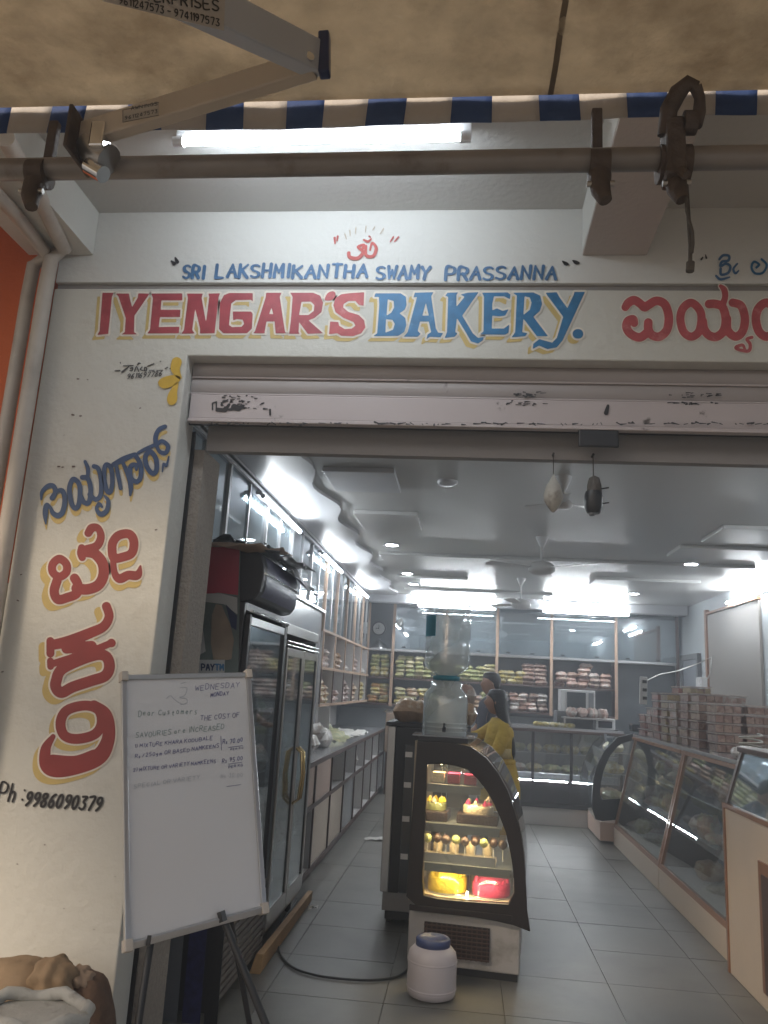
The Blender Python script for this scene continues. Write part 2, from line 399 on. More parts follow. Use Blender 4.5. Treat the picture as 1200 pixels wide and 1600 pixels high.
def crop(x0, y0, s, shapes, rr=1.0):
    """from a zoomed drawing to photograph pixels"""
    out = []
    for k, g in shapes:
        if k == 's': out.append((k, [(x0+p[0]/s, y0+p[1]/s, p[2]/s*rr) for p in g]))
        else: out.append((k, [[(x0+p[0]/s, y0+p[1]/s) for p in ring] for ring in g]))
    return out
def st(pts, r): return ('s', [(p[0], p[1], p[2] if len(p) > 2 else r) for p in pts])
# single-line alphabet in a 1 x 1 box (y down)
def arc(cx, cy, rx, ry, a0, a1, n=8): return [(cx+rx*math.cos(R(a0+(a1-a0)*i/n)), cy+ry*math.sin(R(a0+(a1-a0)*i/n))) for i in range(n+1)]
G = {
 'A': [[(0, 1), (.5, 0), (1, 1)], [(.2, .62), (.8, .62)]], 'B': [[(0, 0), (0, 1)], [(0, 0), (.6, 0), (.85, .12), (.85, .35), (.6, .48), (0, .48)], [(.6, .48), (.95, .6), (.95, .85), (.65, 1), (0, 1)]],
 'C': [arc(.55, .5, .5, .5, -45, -315)], 'D': [[(0, 0), (0, 1)], [(0, 0), (.5, 0), (.9, .25), (.9, .75), (.5, 1), (0, 1)]],
 'E': [[(.9, 0), (0, 0), (0, 1), (.9, 1)], [(0, .48), (.7, .48)]], 'F': [[(.9, 0), (0, 0), (0, 1)], [(0, .48), (.7, .48)]],
 'G': [arc(.55, .5, .5, .5, -45, -330)+[(1, .55), (.6, .55)]], 'H': [[(0, 0), (0, 1)], [(.9, 0), (.9, 1)], [(0, .5), (.9, .5)]],
 'I': [[(.3, 0), (.3, 1)]], 'K': [[(0, 0), (0, 1)], [(.9, 0), (0, .55)], [(.25, .42), (.95, 1)]], 'L': [[(0, 0), (0, 1), (.85, 1)]],
 'M': [[(0, 1), (.05, 0), (.5, .65), (.95, 0), (1, 1)]], 'N': [[(0, 1), (0, 0), (.9, 1), (.9, 0)]],
 'O': [arc(.5, .5, .5, .5, -90, 270, 12)], 'P': [[(0, 1), (0, 0), (.6, 0), (.9, .15), (.9, .4), (.6, .55), (0, .55)]],
 'R': [[(0, 1), (0, 0), (.6, 0), (.9, .15), (.9, .38), (.6, .52), (0, .52)], [(.45, .52), (.95, 1)]],
 'S': [[(.9, .1), (.6, 0), (.2, .03), (.02, .22), (.2, .43), (.7, .56), (.95, .75), (.75, .97), (.35, 1), (0, .9)]],
 'T': [[(0, 0), (1, 0)], [(.5, 0), (.5, 1)]], 'U': [[(0, 0), (0, .7), (.2, 1), (.7, 1), (.9, .7), (.9, 0)]], 'V': [[(0, 0), (.5, 1), (1, 0)]],
 'W': [[(0, 0), (.2, 1), (.5, .3), (.8, 1), (1, 0)]], 'X': [[(0, 0), (.9, 1)], [(.9, 0), (0, 1)]], 'Y': [[(0, 0), (.5, .5), (1, 0)], [(.5, .5), (.4, 1)]],
 'J': [[(.7, 0), (.7, .8), (.4, 1), (.1, .85)]], 'Z': [[(0, 0), (.9, 0), (0, 1), (.9, 1)]],
 '0': [arc(.45, .5, .42, .5, -90, 270, 12)], '1': [[(.2, .15), (.45, 0), (.45, 1)]], '2': [[(.05, .2), (.3, 0), (.75, .05), (.85, .3), (.1, 1), (.9, 1)]],
 '3': [[(.1, .02), (.85, .02), (.45, .4), (.85, .6), (.8, .9), (.4, 1), (.05, .9)]], '4': [[(.7, 1), (.7, 0), (.05, .7), (.95, .7)]],
 '5': [[(.85, 0), (.15, 0), (.1, .45), (.6, .4), (.88, .65), (.7, .95), (.1, .97)]], '6': [[(.8, .02), (.35, .2), (.08, .6), (.2, .95), (.65, 1), (.85, .75), (.6, .5), (.12, .65)]],
 '7': [[(.05, 0), (.9, 0), (.4, 1)]], '8': [[(.45, .47), (.12, .3), (.2, .05), (.7, .03), (.8, .28), (.45, .47), (.08, .72), (.2, .98), (.7, .98), (.85, .72), (.45, .47)]],
 '9': [[(.85, .35), (.5, .52), (.12, .35), (.2, .05), (.65, 0), (.88, .25), (.8, .65), (.3, 1)]],
 '-': [[(.1, .5), (.8, .5)]], ':': [[(.4, .28), (.42, .3)], [(.4, .82), (.42, .84)]], '.': [[(.3, .95), (.34, .97)]], ')': [[(.1, 0), (.4, .5), (.1, 1)]],
 '/': [[(.8, 0), (.1, 1)]], "'": [[(.3, 0), (.2, .25)]], 'h': [[(.05, 0), (0, 1)], [(0, .6), (.4, .42), (.65, .6), (.6, 1)]],
 'r': [[(0, .4), (0, 1)], [(0, .6), (.35, .4), (.6, .45)]], 'e': [[(.05, .7), (.7, .65), (.6, .42), (.2, .42), (.05, .75), (.3, 1), (.7, .92)]],
 'a': [[(.65, .5), (.3, .4), (.03, .7), (.3, 1), (.62, .8), (.66, .42), (.7, 1)]], 'o': [arc(.35, .7, .33, .3, -90, 270, 8)], 'u': [[(0, .4), (.05, .9), (.4, 1), (.6, .8), (.62, .4), (.66, 1)]],
 's': [[(.55, .45), (.15, .42), (.1, .62), (.5, .75), (.5, .95), (.02, .97)]], 't': [[(.3, .1), (.3, .9), (.55, 1)], [(.05, .4), (.6, .4)]], 'm': [[(0, .4), (0, 1)], [(0, .55), (.25, .4), (.38, .6), (.38, 1)], [(.38, .55), (.65, .4), (.8, .6), (.8, 1)]],
 'n': [[(0, .4), (0, 1)], [(0, .58), (.35, .4), (.6, .6), (.6, 1)]], 'i': [[(.3, .42), (.3, 1)], [(.32, .15), (.33, .18)]], 'v': [[(0, .4), (.3, 1), (.6, .4)]], 'c': [arc(.4, .7, .35, .3, -50, -310)],
 'd': [[(.65, 0), (.65, 1)], [(.65, .5), (.3, .4), (.03, .7), (.3, 1), (.65, .85)]], 'l': [[(.3, 0), (.3, 1)]], 'k': [[(0, 0), (0, 1)], [(.6, .42), (0, .72)], [(.2, .65), (.65, 1)]], 'b': [[(0, 0), (0, 1)], [(0, .5), (.4, .4), (.65, .7), (.4, 1), (0, .9)]],
 'f': [[(.6, .05), (.35, .02), (.25, .25), (.25, 1)], [(.02, .42), (.5, .42)]], 'x': [[(0, .42), (.6, 1)], [(.6, .42), (0, 1)]], 'g': [[(.6, .5), (.3, .4), (.05, .65), (.3, .85), (.6, .7), (.62, .45), (.6, 1.15), (.2, 1.25)]], 'w': [[(0, .4), (.15, 1), (.38, .55), (.6, 1), (.8, .4)]], 'p': [[(0, .4), (0, 1.3)], [(0, .5), (.4, .4), (.6, .65), (.4, .95), (0, .9)]], 'y': [[(0, .4), (.3, .85)], [(.6, .4), (.15, 1.3)]],
}
def write(text, x0, y0, x1, y1, h, r, slant=0, wr=.72, jit=0, gap=.4):
    """text on the base line (x0,y0)-(x1,y1); h height; returns a list of (char, shapes)"""
    adv = []; x = 0
    for ch in text:
        adv.append(x); x += (.55 if ch == ' ' else (.35+gap if ch in "I.:'l1i)" else 1+gap))
    tot = max(x-gap, .5); Lx = x1-x0; Ly = y1-y0; k = 1/tot; out = []
    for ch, a in zip(text, adv):
        if ch not in G: continue
        sh = []; jy = random.uniform(-jit, jit)*h; js = 1+random.uniform(-jit, jit)
        for line in G[ch]:
            pts = []
            for (u, v) in line:
                t = (a+u*(wr/.72 if wr else 1))*k
                hh = h*js*(1-v)
                pts.append((x0+Lx*t+hh*slant, y0+Ly*t-hh+jy, r))
            sh.append(('s', pts))
        out.append((ch, sh))
    return out

# ================================================================ THE SETTING
YF = 3.2                                        # facade plane
part('ground', B(-40, 40, -40, 3.12, -.3, -.15), M['ground'], kind='structure')
part('doorstep', B(-1.93, 4, 2.95, 3.2, -.149, -.012), M['jamb'], kind='structure', bevel=.01)
sf = part('shop_floor', B(-2.1, 3.6, 3.2, 13.2, -.12, -.012), M['grout'], kind='structure')
tm = MB().box(-.298, .298, -.298, .298, -.01, 0).mesh('floor_tile'); tm.materials.append(M['tile'])
for i in range(10):
    for j in range(17):
        o = bpy.data.objects.new('floor_tile', tm); COL.objects.link(o); o.parent = sf
        o.location = (-2.1+.3+i*.6-.05, 3.2+.3+j*.6, -.0015+random.uniform(-.0008, .0008)); o.rotation_euler = (random.uniform(-.0012, .0012), random.uniform(-.0012, .0012), 0)
# ceiling with stepped gypsum panels
ZC = 2.95
ce = part('shop_ceiling', B(-2.1, 3.45, 3.436, 13.2, ZC, ZC+.12), M['ceil'], kind='structure')
def scallop(y): return -1.08+.04*math.sin(y*2*math.pi/1.15)+.015*math.sin(y*5.3)
vs = []; n = 90
ys = [3.62+i*(12.55-3.62)/n for i in range(n+1)]
mb = MB()
for z0, z1, off, nm in ((2.922, 2.948, 0, 'cove_border'),):
    lo = [(scallop(y)+off, y, z0) for y in ys]; hi = [(scallop(y)+off, y, z1) for y in ys]
    lo2 = [(-1.52, y, z0) for y in ys]
    V = lo+hi+lo2; k = n+1
    mb.add(V, [(i, i+1, k+i+1, k+i) for i in range(n)]+[(i, 2*k+i, 2*k+i+1, i+1) for i in range(n)])
part('cove_border', mb, M['ceilw'], ce, thick=.004)
for (x0, x1, y0, y1) in ((-.98, -.5, 5.0, 5.55), (-.95, -.42, 6.3, 6.95), (-.95, 2.9, 8.3, 8.9), (2.0, 3.2, 6.4, 7.0), (-.9, .0, 10.0, 10.5), (1.5, 2.7, 9.5, 10.0), (1.9, 3.1, 7.3, 7.8), (-.9, 1.2, 11.3, 11.8)):
    part('ceiling_panel', B(x0, x1, y0, y1, ZC-.035, ZC-.001), M['ceilw'] if y0 < 6 else M['ceil'], ce, bevel=.006)
part('ceiling_beam', B(-1.5, 3.25, 12.15, 12.35, ZC-.14, ZC-.002), M['ceilw'], ce, bevel=.005)

# shop walls
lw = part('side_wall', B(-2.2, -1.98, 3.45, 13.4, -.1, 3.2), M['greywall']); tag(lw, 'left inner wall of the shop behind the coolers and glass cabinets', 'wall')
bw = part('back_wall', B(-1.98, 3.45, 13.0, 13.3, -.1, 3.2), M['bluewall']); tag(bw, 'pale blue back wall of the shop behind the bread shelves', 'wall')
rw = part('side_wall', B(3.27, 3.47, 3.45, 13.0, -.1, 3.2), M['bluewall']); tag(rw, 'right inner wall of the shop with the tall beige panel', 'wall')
part('beige_panel', B(3.235, 3.268, 9.25, 11.15, .02, 2.72), M['doorp'], rw, bevel=.004)
for a in ((3.215, 3.266, 11.16, 11.24, .02, 2.80), (3.215, 3.266, 9.245, 11.155, 2.73, 2.76)):
    part('panel_frame', B(*a), M['wood'], rw, bevel=.003)
dr = thing('side_door', 'narrow grey door standing beyond the beige panel in the right wall', 'door', (3.25, 12.0, .02))
part('door_leaf', B(3.235, 3.262, 11.68, 12.42, .02, 2.16), M['greywall'], dr)
for a in ((3.21, 3.266, 11.6, 11.675, .02, 2.24), (3.21, 3.266, 12.425, 12.5, .02, 2.24), (3.21, 3.266, 11.68, 12.42, 2.165, 2.24)):
    part('door_frame', B(*a), M['gpanel'], dr)

# ---------------------------------------------------------------- facade wall
fa = thing('facade_wall', 'painted white facade wall carrying the hand lettered bakery signs', 'wall', (-1.6, 3.3, 0))
XL, XO, ZT = -1.95, -1.275, 2.94
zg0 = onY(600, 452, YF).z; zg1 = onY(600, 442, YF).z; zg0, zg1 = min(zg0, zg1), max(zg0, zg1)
part('wall_body', MB().prism([(XL, YF, -.15), (XO, YF, -.15), (XO, YF, ZT), (4.2, YF, ZT), (4.2, YF, zg0), (XL, YF, zg0)], (0, .17, 0)), M['wall'], fa, bevel=.006)
part('shaded_groove', B(XL+.002, 4.2, YF+.022, 3.36, zg0, zg1), M['groove'], fa)
part('upper_wall', B(XL, 4.2, YF, 3.37, zg1, 4.1), M['wallw'], fa, bevel=.004)
part('wall_pier', B(2.95, 4.2, YF+.002, 3.37, -.15, ZT), M['wall'], fa)
part('inner_pier', B(XO-.3, -1.215, 3.385, 3.62, -.1, 2.56), M['jamb'], fa, bevel=.004)
nw = thing('neighbour_wall', 'orange painted wall of the neighbouring shop left of the drainpipes', 'wall', (-3, 3.3, 0))
part('wall', B(-6, -1.99, 3.26, 3.45, 1.9, 3.9), M['orange'], nw)
part('lower_wall', B(-6, -1.985, 3.24, 3.45, -.15, 1.895), M['wall'], nw)
part('upper_band', B(-6, -1.99, 3.25, 3.45, 3.905, 5), M['wallw'], nw)

def fmap(d): return lambda x, y: onY(x, y, YF-d)
BUMPS = []
def letter(shapes, m, shadow=None, halo=None, sdx=-7, sdy=7, g=1.2, hg=4.5, res=1.0, lines=False, parent=None, mp=None, name='painted_letter', lab=None):
    mp = mp or fmap; parent = parent or fa
    o = part(name, paint_mb(shapes, mp(.0045), grow=0, res=res, lines=lines), m, parent)
    if lab: o['label'] = lab
    W[o] = W[parent]
    if halo: part('letter_halo', paint_mb(shapes, mp(.003), grow=hg, res=1.25*res, lines=lines), halo, o)
    if shadow: part('letter_shadow', paint_mb(shapes, mp(.0015), grow=g, res=1.25*res, dx=sdx, dy=sdy, lines=lines), shadow, o)
    return o
k = 1200/220
def P(*rings): return ('p', [list(r) for r in rings])
big = [
 (140, [P([(110,95),(205,95),(190,130),(160,430),(160,445),(65,455),(85,420)])], 'r'),
 (140, [P([(222,102),(335,102),(345,150),(362,218),(412,135),(415,100),(510,102),(495,125),(382,290),(378,430),(405,450),(272,450),(300,430),(308,310),(245,125)])], 'r'),
 (140, [P([(525,102),(790,100),(790,160),(612,160),(605,240),(775,240),(770,302),(600,302),(588,388),(765,385),(760,440),(490,442),(515,410),(540,140)])], 'r'),
 (140, [P([(830,102),(965,102),(955,140),(992,350),(1020,130),(1012,102),(1112,100),(1100,130),(1065,440),(940,442),(942,400),(900,230),(875,410),(895,442),(782,444),(805,410),(838,140)])], 'r'),
 (350, [P([(245,98),(245,170),(230,155),(100,158),(62,185),(42,370),(70,388),(150,385),(172,360),(160,325),(110,320),(78,330),(75,255),(230,255),(245,275),(238,400),(195,440),(-5,440),(-42,405),(-35,180),(0,115),(45,97)])], 'r'),
 (350, [P([(360,95),(490,95),(475,130),(520,430),(535,440),(440,440),(432,340),(362,340),(345,435),(350,440),(250,440),(265,420),(355,135)], [(405,220),(385,275),(420,278)])], 'r'),
 (350, [P([(565,95),(760,95),(820,120),(845,180),(830,260),(770,310),(720,330),(845,440),(715,445),(640,345),(635,430),(645,445),(555,445),(570,330),(585,130)], [(660,172),(740,170),(770,200),(765,250),(720,285),(640,285)])], 'r'),
 (350, [st([(925,108,26),(905,125,34),(870,150,12)], 28)], 'R'),
 (350, [P([(1060,100),(1195,90),(1190,205),(1150,200),(1120,165),(1060,165),(1020,190),(1015,220),(1060,258),(1150,285),(1195,330),(1205,390),(1170,440),(1100,465),(1000,462),(965,440),(895,448),(905,340),(975,345),(980,375),(1030,405),(1090,400),(1120,375),(1105,345),(1020,310),(950,260),(932,200),(950,140),(1000,108)])], 'R'),
 (560, [P([(135,130),(145,100),(360,100),(405,130),(410,200),(395,240),(350,270),(400,310),(408,370),(390,430),(340,462),(125,465),(160,440),(178,200),(175,130)], [(250,150),(300,165),(305,220),(280,265),(240,290)], [(235,320),(290,325),(310,360),(295,410),(230,435)])], 'b'),
 (560, [P([(470,135),(480,95),(640,90),(620,125),(660,400),(680,435),(722,438),(700,475),(610,470),(580,490),(590,450),(620,430),(600,340),(525,340),(505,420),(530,445),(505,470),(385,470),(420,430),(500,130)], [(575,180),(545,290),(600,290)])], 'b'),
 (560, [P([(740,120),(760,95),(850,92),(835,115),(835,215),(905,130),(870,110),(930,95),(1025,90),(1000,125),(885,290),(975,440),(1020,480),(1070,470),(1060,500),(1020,528),(960,510),(920,440),(840,310),(825,430),(845,440),(820,470),(735,480),(755,430),(765,130)])], 'b'),
 (760, [P([(-36,95),(180,92),(205,110),(200,150),(150,125),(65,125),(50,190),(50,245),(90,228),(140,250),(190,235),(160,290),(110,295),(50,290),(45,400),(150,400),(195,365),(188,435),(160,452),(-55,450),(-25,425),(-20,130)])], 'b'),
 (760, [P([(225,95),(400,92),(460,120),(475,190),(455,250),(400,300),(525,465),(430,465),(315,315),(305,430),(350,440),(330,465),(215,475),(245,430),(260,120)], [(325,125),(370,135),(385,180),(370,240),(315,285)])], 'b'),
 (760, [P([(505,95),(600,90),(620,130),(690,225),(745,110),(750,88),(840,88),(825,120),(650,500),(600,560),(520,575),(450,545),(395,575),(400,530),(450,490),(560,520),(600,480),(655,300),(520,120)])], 'b'),
 (760, [st([(775,445,40),(785,445,40)], 40)], 'b'),
]
for x0, sh, c in big:
    letter(crop(x0, 440, k, sh), {'r': M['red'], 'R': M['redr'], 'b': M['blue']}[c], M['yellow'], M['halo'], hg=3)
# big red script word on the right
kr = [
 [st([(85,450,30),(110,415),(155,395),(205,425),(235,450),(270,430),(330,400),(395,430),(425,530),(408,630),(350,680),(290,665),(265,620),(265,570)], 34), st([(155,575,30),(145,545),(105,560),(95,610),(130,660),(200,685),(265,640)], 34)],
 [st([(600,415),(665,470),(680,545),(660,640),(600,680),(540,640),(515,545),(535,460),(600,415)], 32), st([(690,560),(700,620),(740,670),(800,680),(855,630),(870,540),(845,450),(790,425),(740,425)], 34), st([(845,430,26),(865,370,24),(858,315,24),(830,285,14)], 24), st([(880,540),(885,630),(945,680),(1000,640),(1020,540),(990,440),(925,415)], 33)],
 [st([(1075,685,12),(1035,700,12),(1060,740,13),(1050,790,13),(985,785,12),(950,765,14),(1000,745,12),(1020,780,10)], 12)],
 [st([(1190,415),(1255,470),(1270,545),(1250,640),(1190,680),(1130,640),(1105,545),(1125,460),(1190,415)], 34)],
]
for sh in kr: letter(crop(960, 390, 5, sh), M['redr'], None, M['halo'], hg=1.6)
# small blue script, right
letter(crop(960, 390, 5, [st([(820,75,9),(850,45),(895,50),(890,85),(840,95),(830,130),(870,110),(905,130),(890,180),(835,195),(830,150)], 10), st([(960,110,7),(930,150,9),(945,185,9),(970,165,6)], 8), st([(795,205,9),(830,232,10),(900,215,6)], 10)]), M['blues'], res=.6)
letter(crop(960, 390, 5, [st([(1110,140,9),(1130,115),(1090,95),(1072,140),(1100,185),(1160,180),(1190,120),(1150,75)], 9)]), M['blue'], res=.6)
letter(crop(960, 390, 5, [st([(680,75,8),(690,60,5)], 5), st([(718,65,8),(712,40,4)], 5)]), M['ink'], res=.6)
# SRI LAKSHMIKANTHA SWAMY PRASSANNA
for tx, x0, y0, x1, y1 in (("SRI", 286, 434, 318, 434), ("LAKSHMI", 337, 433, 451, 433), ("KANTHA", 457, 433, 573, 433), ("SWAMY", 588, 436, 670, 435), ("PRASSANNA", 696, 436, 868, 436)):
    for ch, sh in write(tx, x0, y0, x1, y1, 19, 2.0, slant=.12, jit=.05):
        sh2 = []
        for kk, g in sh:
            pp = [(x, y, 2.7 if abs(g[max(i-1, 0)][0]-g[min(i+1, len(g)-1)][0]) < abs(g[max(i-1, 0)][1]-g[min(i+1, len(g)-1)][1]) else 1.7) for i, (x, y, r) in enumerate(g)]
            sh2.append((kk, pp))
        letter(sh2, M['blues'], res=.7, lines=ch in 'AHIKLMNTVWY')
letter([('s', [(268,408,1.5),(272,412,3)]), ('s', [(274,403,1.5),(277,409,3)])], M['ink'], res=.7, name='quote_mark')
letter([('s', [(879,408,1),(884,412,3),(888,413,1.2)]), ('s', [(895,407,1),(900,410,3),(905,411,1.2)])], M['ink'], res=.7, name='quote_mark')
# om sign with faint rays
omc = 1200/380
letter(crop(260, 340, omc, [st([(900,175,9),(905,195,9),(945,200,9),(970,170,8),(945,145,6),(975,135,7),(965,160,6)], 8), st([(985,140,6),(985,185,8),(1020,190,8),(1035,150,8),(1015,125,6),(1005,160,5)], 7), st([(975,110,5),(995,118,6),(1010,105,4)], 5), ('s', [(1000,92,4),(1006,96,4)])]), M['omred'], res=.6, name='om_sign')
letter(crop(260, 340, omc, [st([(830,100,6),(832,128,3)], 4), st([(845,92,5),(842,115,3)], 4)]), M['omred'], res=.6, name='quote_mark')
letter(crop(260, 340, omc, [st([(1105,118,3),(1120,95,4)], 3), st([(1125,118,3),(1145,95,4)], 3)]), M['omred'], res=.6, name='quote_mark')
for a, b_ in (((880,80),(888,105)), ((905,62),(907,90)), ((935,50),(932,78)), ((985,42),(982,70)), ((1028,45),(1018,62)), ((1072,52),(1055,80))):
    letter(crop(260, 340, omc, [('s', [(a[0], a[1], 2.6), (b_[0], b_[1], 2.2)])]), M['faint'], res=.6, name='painted_ray')
# blue script word on the pier
bs = [
 [st([(75,680,8),(82,620,16),(130,570,19),(175,572,20),(190,620,20),(165,668,22)], 19), st([(195,615,14),(245,608,20),(268,680,21),(250,780,22),(210,812,23),(170,790,20),(148,745,14),(118,728,20),(108,800,22),(112,880,6)], 21)],
 [st([(345,515),(385,560),(390,660),(375,735),(345,750),(318,700),(305,600),(320,535),(345,515)], 20), st([(395,650),(425,705),(465,700),(478,600),(455,510),(410,500)], 20), st([(455,500,15),(455,430,17),(432,370,13)], 16), st([(470,640),(520,680),(560,640),(562,520),(540,430),(505,410)], 19)],
 [st([(590,650,10),(620,690,16),(610,770,20),(560,800,22),(525,755,14),(548,715,14),(570,740,10)], 15)],
 [st([(610,395),(645,430),(655,540),(640,615),(610,610),(590,520),(590,430),(610,395)], 19)],
 [st([(665,395,20),(750,350,24),(835,312,16)], 20), st([(685,400,16),(705,500,17),(722,590,16)], 17), st([(745,390,16),(790,500,20),(805,580,20),(800,645,10)], 18), st([(840,315),(885,400),(885,500),(850,535),(805,500),(805,410),(845,400),(850,440,10)], 19)],
 [st([(965,290),(1010,350),(1015,440),(980,468),(935,410),(925,330),(965,290)], 20), st([(865,300,12),(925,268,15),(990,240,15)], 15), st([(1010,240,18),(1008,170,20),(1035,110,18),(1085,85,17)], 18), st([(1015,235,17),(1060,205,17),(1108,245,18),(1090,300,18),(1040,290,16),(1015,240,15)], 17)],
 [st([(1062,455,6),(1072,390,10),(1095,405,11),(1115,330,7)], 9)],
]
for sh in bs: letter(crop(50, 650, 1200/230, sh), M['blued'], M['yellow'] if sh is not bs[-1] else None, None, sdx=1, sdy=9, g=-.5, hg=2.2)
# red script letters standing on end down the pier
r1 = [st([(270,398),(338,450),(338,530),(270,575),(205,530),(205,450),(270,398)], 40), st([(245,620),(218,720),(255,800),(350,780),(440,740),(450,650),(420,590)], 46), st([(440,690),(540,700),(650,660),(705,560),(695,440),(620,350),(540,330)], 52), st([(490,290),(480,340),(495,385)], 36), st([(540,300,38),(640,270,42),(680,180,38),(650,95,34),(590,95,42),(555,145,38)], 38)]
r2 = [st([(800,230),(860,165),(960,155),(1005,230),(985,340),(900,380),(810,390),(790,310),(800,230)], 44), st([(800,420,30),(815,540,34),(865,595,44),(950,560,44),(1040,560,42),(1070,470,10)], 40)]
letter(crop(50, 810, 1200/190, r1), M['redd'], M['yellow'], M['halo'], sdx=-11, sdy=9, hg=2.6)
letter(crop(50, 810, 1200/190, r2), M['redd'], M['yellow'], M['halo'], sdx=-2, sdy=11, hg=2.6)
r3 = [st([(600,90,36),(622,170,36),(580,250,38),(480,300,42),(300,370,45),(170,400,40)], 40), st([(148,370),(148,470)], 32), st([(280,430),(480,410)], 42), st([(148,530),(150,575)], 27), st([(160,555),(300,510),(480,450),(640,385)], 28), ('s', [(640,385,34),(641,386,34)]), st([(195,690),(250,590),(480,490),(590,490),(625,570),(590,650),(480,690),(330,740),(240,785),(195,750),(195,690)], 44)]
r4 = [st([(230,1030),(280,930),(430,890),(540,930),(560,1040),(500,1125),(360,1160),(260,1130),(230,1030)], 40), st([(170,1140,20),(110,1240,40),(115,1370,52),(200,1410,60),(380,1370,68),(540,1300,66),(610,1180,54),(620,1050,48),(590,950,44),(500,890,42)], 50), st([(170,1330),(350,1340),(500,1290)], 45)]
letter(crop(50, 930, 981/190, r3), M['redd'], M['yellow'], M['halo'], sdx=-11, sdy=9, hg=2.8)
letter(crop(50, 930, 981/190, r4), M['redd'], M['yellow'], M['halo'], sdx=-9, sdy=10, hg=2.8)
# phone number
for ch, sh in write("Ph:", -4, 1250, 33, 1254, 27, 1.6, slant=.25): letter(sh, M['ink'], res=.7, lines=False)
for ch, sh in write("9986090379", 38, 1258, 156, 1267, 20, 1.9, slant=.3): letter(sh, M['ink'], res=.7)
# painter's signature
kp = 1200/130
letter(crop(170, 550, kp, [st([(90,272,9),(160,268,9)], 9), st([(210,200,8),(350,195,8)], 8), st([(290,210,6),(190,290,12),(230,250,8),(260,240,8)], 8), st([(310,240),(345,225),(335,270),(305,265)], 8), st([(370,280),(400,210),(430,280)], 8), st([(415,190,6),(430,160,10),(455,165,6)], 8), st([(480,215),(455,250),(490,265)], 8), st([(520,225),(545,230),(540,270),(510,265),(520,220)], 8), st([(560,205),(620,180),(650,170)], 8), st([(580,265),(655,262)], 6), st([(690,265),(780,262)], 5), ('s', [(165,150,8),(170,160,8)]), ('s', [(740,135,7),(750,133,7)]), st([(810,240,6),(850,220,7)], 6), st([(880,240),(900,235)], 7), st([(930,215),(935,245)], 7), ('s', [(965,240,8),(968,242,8)])]), M['ink'], res=.5, name='painted_signature')
for ch, sh in write("9611697786", 198, 592, 252, 587, 7.5, .62, slant=.3): letter(sh, M['ink'], res=.45)
# yellow flower at the corner of the opening
fl = thing('painted_flower', 'yellow flower petals painted at the top left corner of the shutter opening', 'painted flower', (-1.3, 3.197, 2.8))
for sh in ([st([(276,566,8),(274,577,7),(281,590,3)], 7)], [st([(252,598,5),(258,598,9),(270,594,8),(277,592,5)], 7)], [st([(276,600,3),(271,613,6),(269,623,8),(268,627,6)], 7)]):
    part('petal', paint_mb(sh, lambda x, y: onY(min(x, 287), y, YF-.006), grow=0), M['yellowf'], fl)
# chips and nail holes in the plaster
for (x, y, r) in ((122,592,2.2),(137,593,1.4),(114,648,2.6),(126,650,2.2),(100,680,1),(92,729,2.5),(98,730,2),(115,729,2.8),(219,638,1.6),(33,898,1.8),(28,938,2),(4,1050,2),(70,1320,1.5),(27,1350,1.6),(147,1452,1.2),(100,1420,1.2),(244,828,2),(180,1370,1.2)):
    part('plaster_chip', paint_mb([('s', [(x-r*.5, y, r*.55), (x+r*.6, y+random.uniform(-1, 1), r*.4)])], fmap(.0045), res=.6), M['brown'], fa)

# ---------------------------------------------------------------- drainpipes
d1 = part('drainpipe', MB().tube([onY(8, 215, 2.35), onY(60, 305, 2.75), onY(100, 388, 3.12), Vector((-1.945, 3.13, 3.38)), Vector((-1.95, 3.13, 3.2)), Vector((-1.95, 3.13, -.14))], .034, 14), M['pvc']); tag(d1, 'thick beige drainpipe running down the corner beside the bakery sign', 'pipe')
d2 = part('drainpipe', MB().tube([onY(-40, 270, 2.4), onY(20, 330, 2.8), onY(74, 398, 3.14), Vector((-2.045, 3.16, 3.36)), Vector((-2.05, 3.16, 3.2)), Vector((-2.05, 3.16, -.14))], .03, 14), M['pvc']); tag(d2, 'second drainpipe, nearer the orange wall', 'pipe')

# ---------------------------------------------------------------- porch slab, beams
ZS = 3.655
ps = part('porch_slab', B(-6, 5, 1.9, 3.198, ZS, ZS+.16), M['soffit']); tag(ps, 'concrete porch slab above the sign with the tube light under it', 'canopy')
b1 = thing('porch_beam', 'brownish concrete beam under the slab right of the tube light', 'beam', (.6, 2.4, 3.43))
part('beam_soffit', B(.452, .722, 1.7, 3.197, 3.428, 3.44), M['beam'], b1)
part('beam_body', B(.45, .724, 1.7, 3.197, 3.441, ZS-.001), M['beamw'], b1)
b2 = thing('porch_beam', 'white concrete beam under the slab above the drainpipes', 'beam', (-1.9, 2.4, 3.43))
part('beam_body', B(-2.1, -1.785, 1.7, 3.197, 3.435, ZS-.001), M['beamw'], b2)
part('slab_edge_beam', B(-6, 5, 1.75, 1.898, 3.5, ZS+.16), M['soffit'], ps)

# ---------------------------------------------------------------- tube light under the slab
tl = thing('tube_light', 'long lit tube light fixed under the porch slab above the sign', 'tube light', (-.6, 2.6, 3.6))
pA, pB = onY(279, 222, 2.6), onY(728, 214, 2.6)
part('tube', MB().tube([pA, pB], .0135, 12), M['tubeo'], tl)
part('batten', B(pA.x-.02, pB.x+.02, 2.612, 2.634, max(pA.z, pB.z)+.026, ZS-.002), M['ceilw'], tl, bevel=.004)
for p in (pA, pB): part('end_cap', MB().tube([p-Vector((.02, 0, 0)), p+Vector((.02, 0, 0))], .021, 12), M['ceilw'], tl)

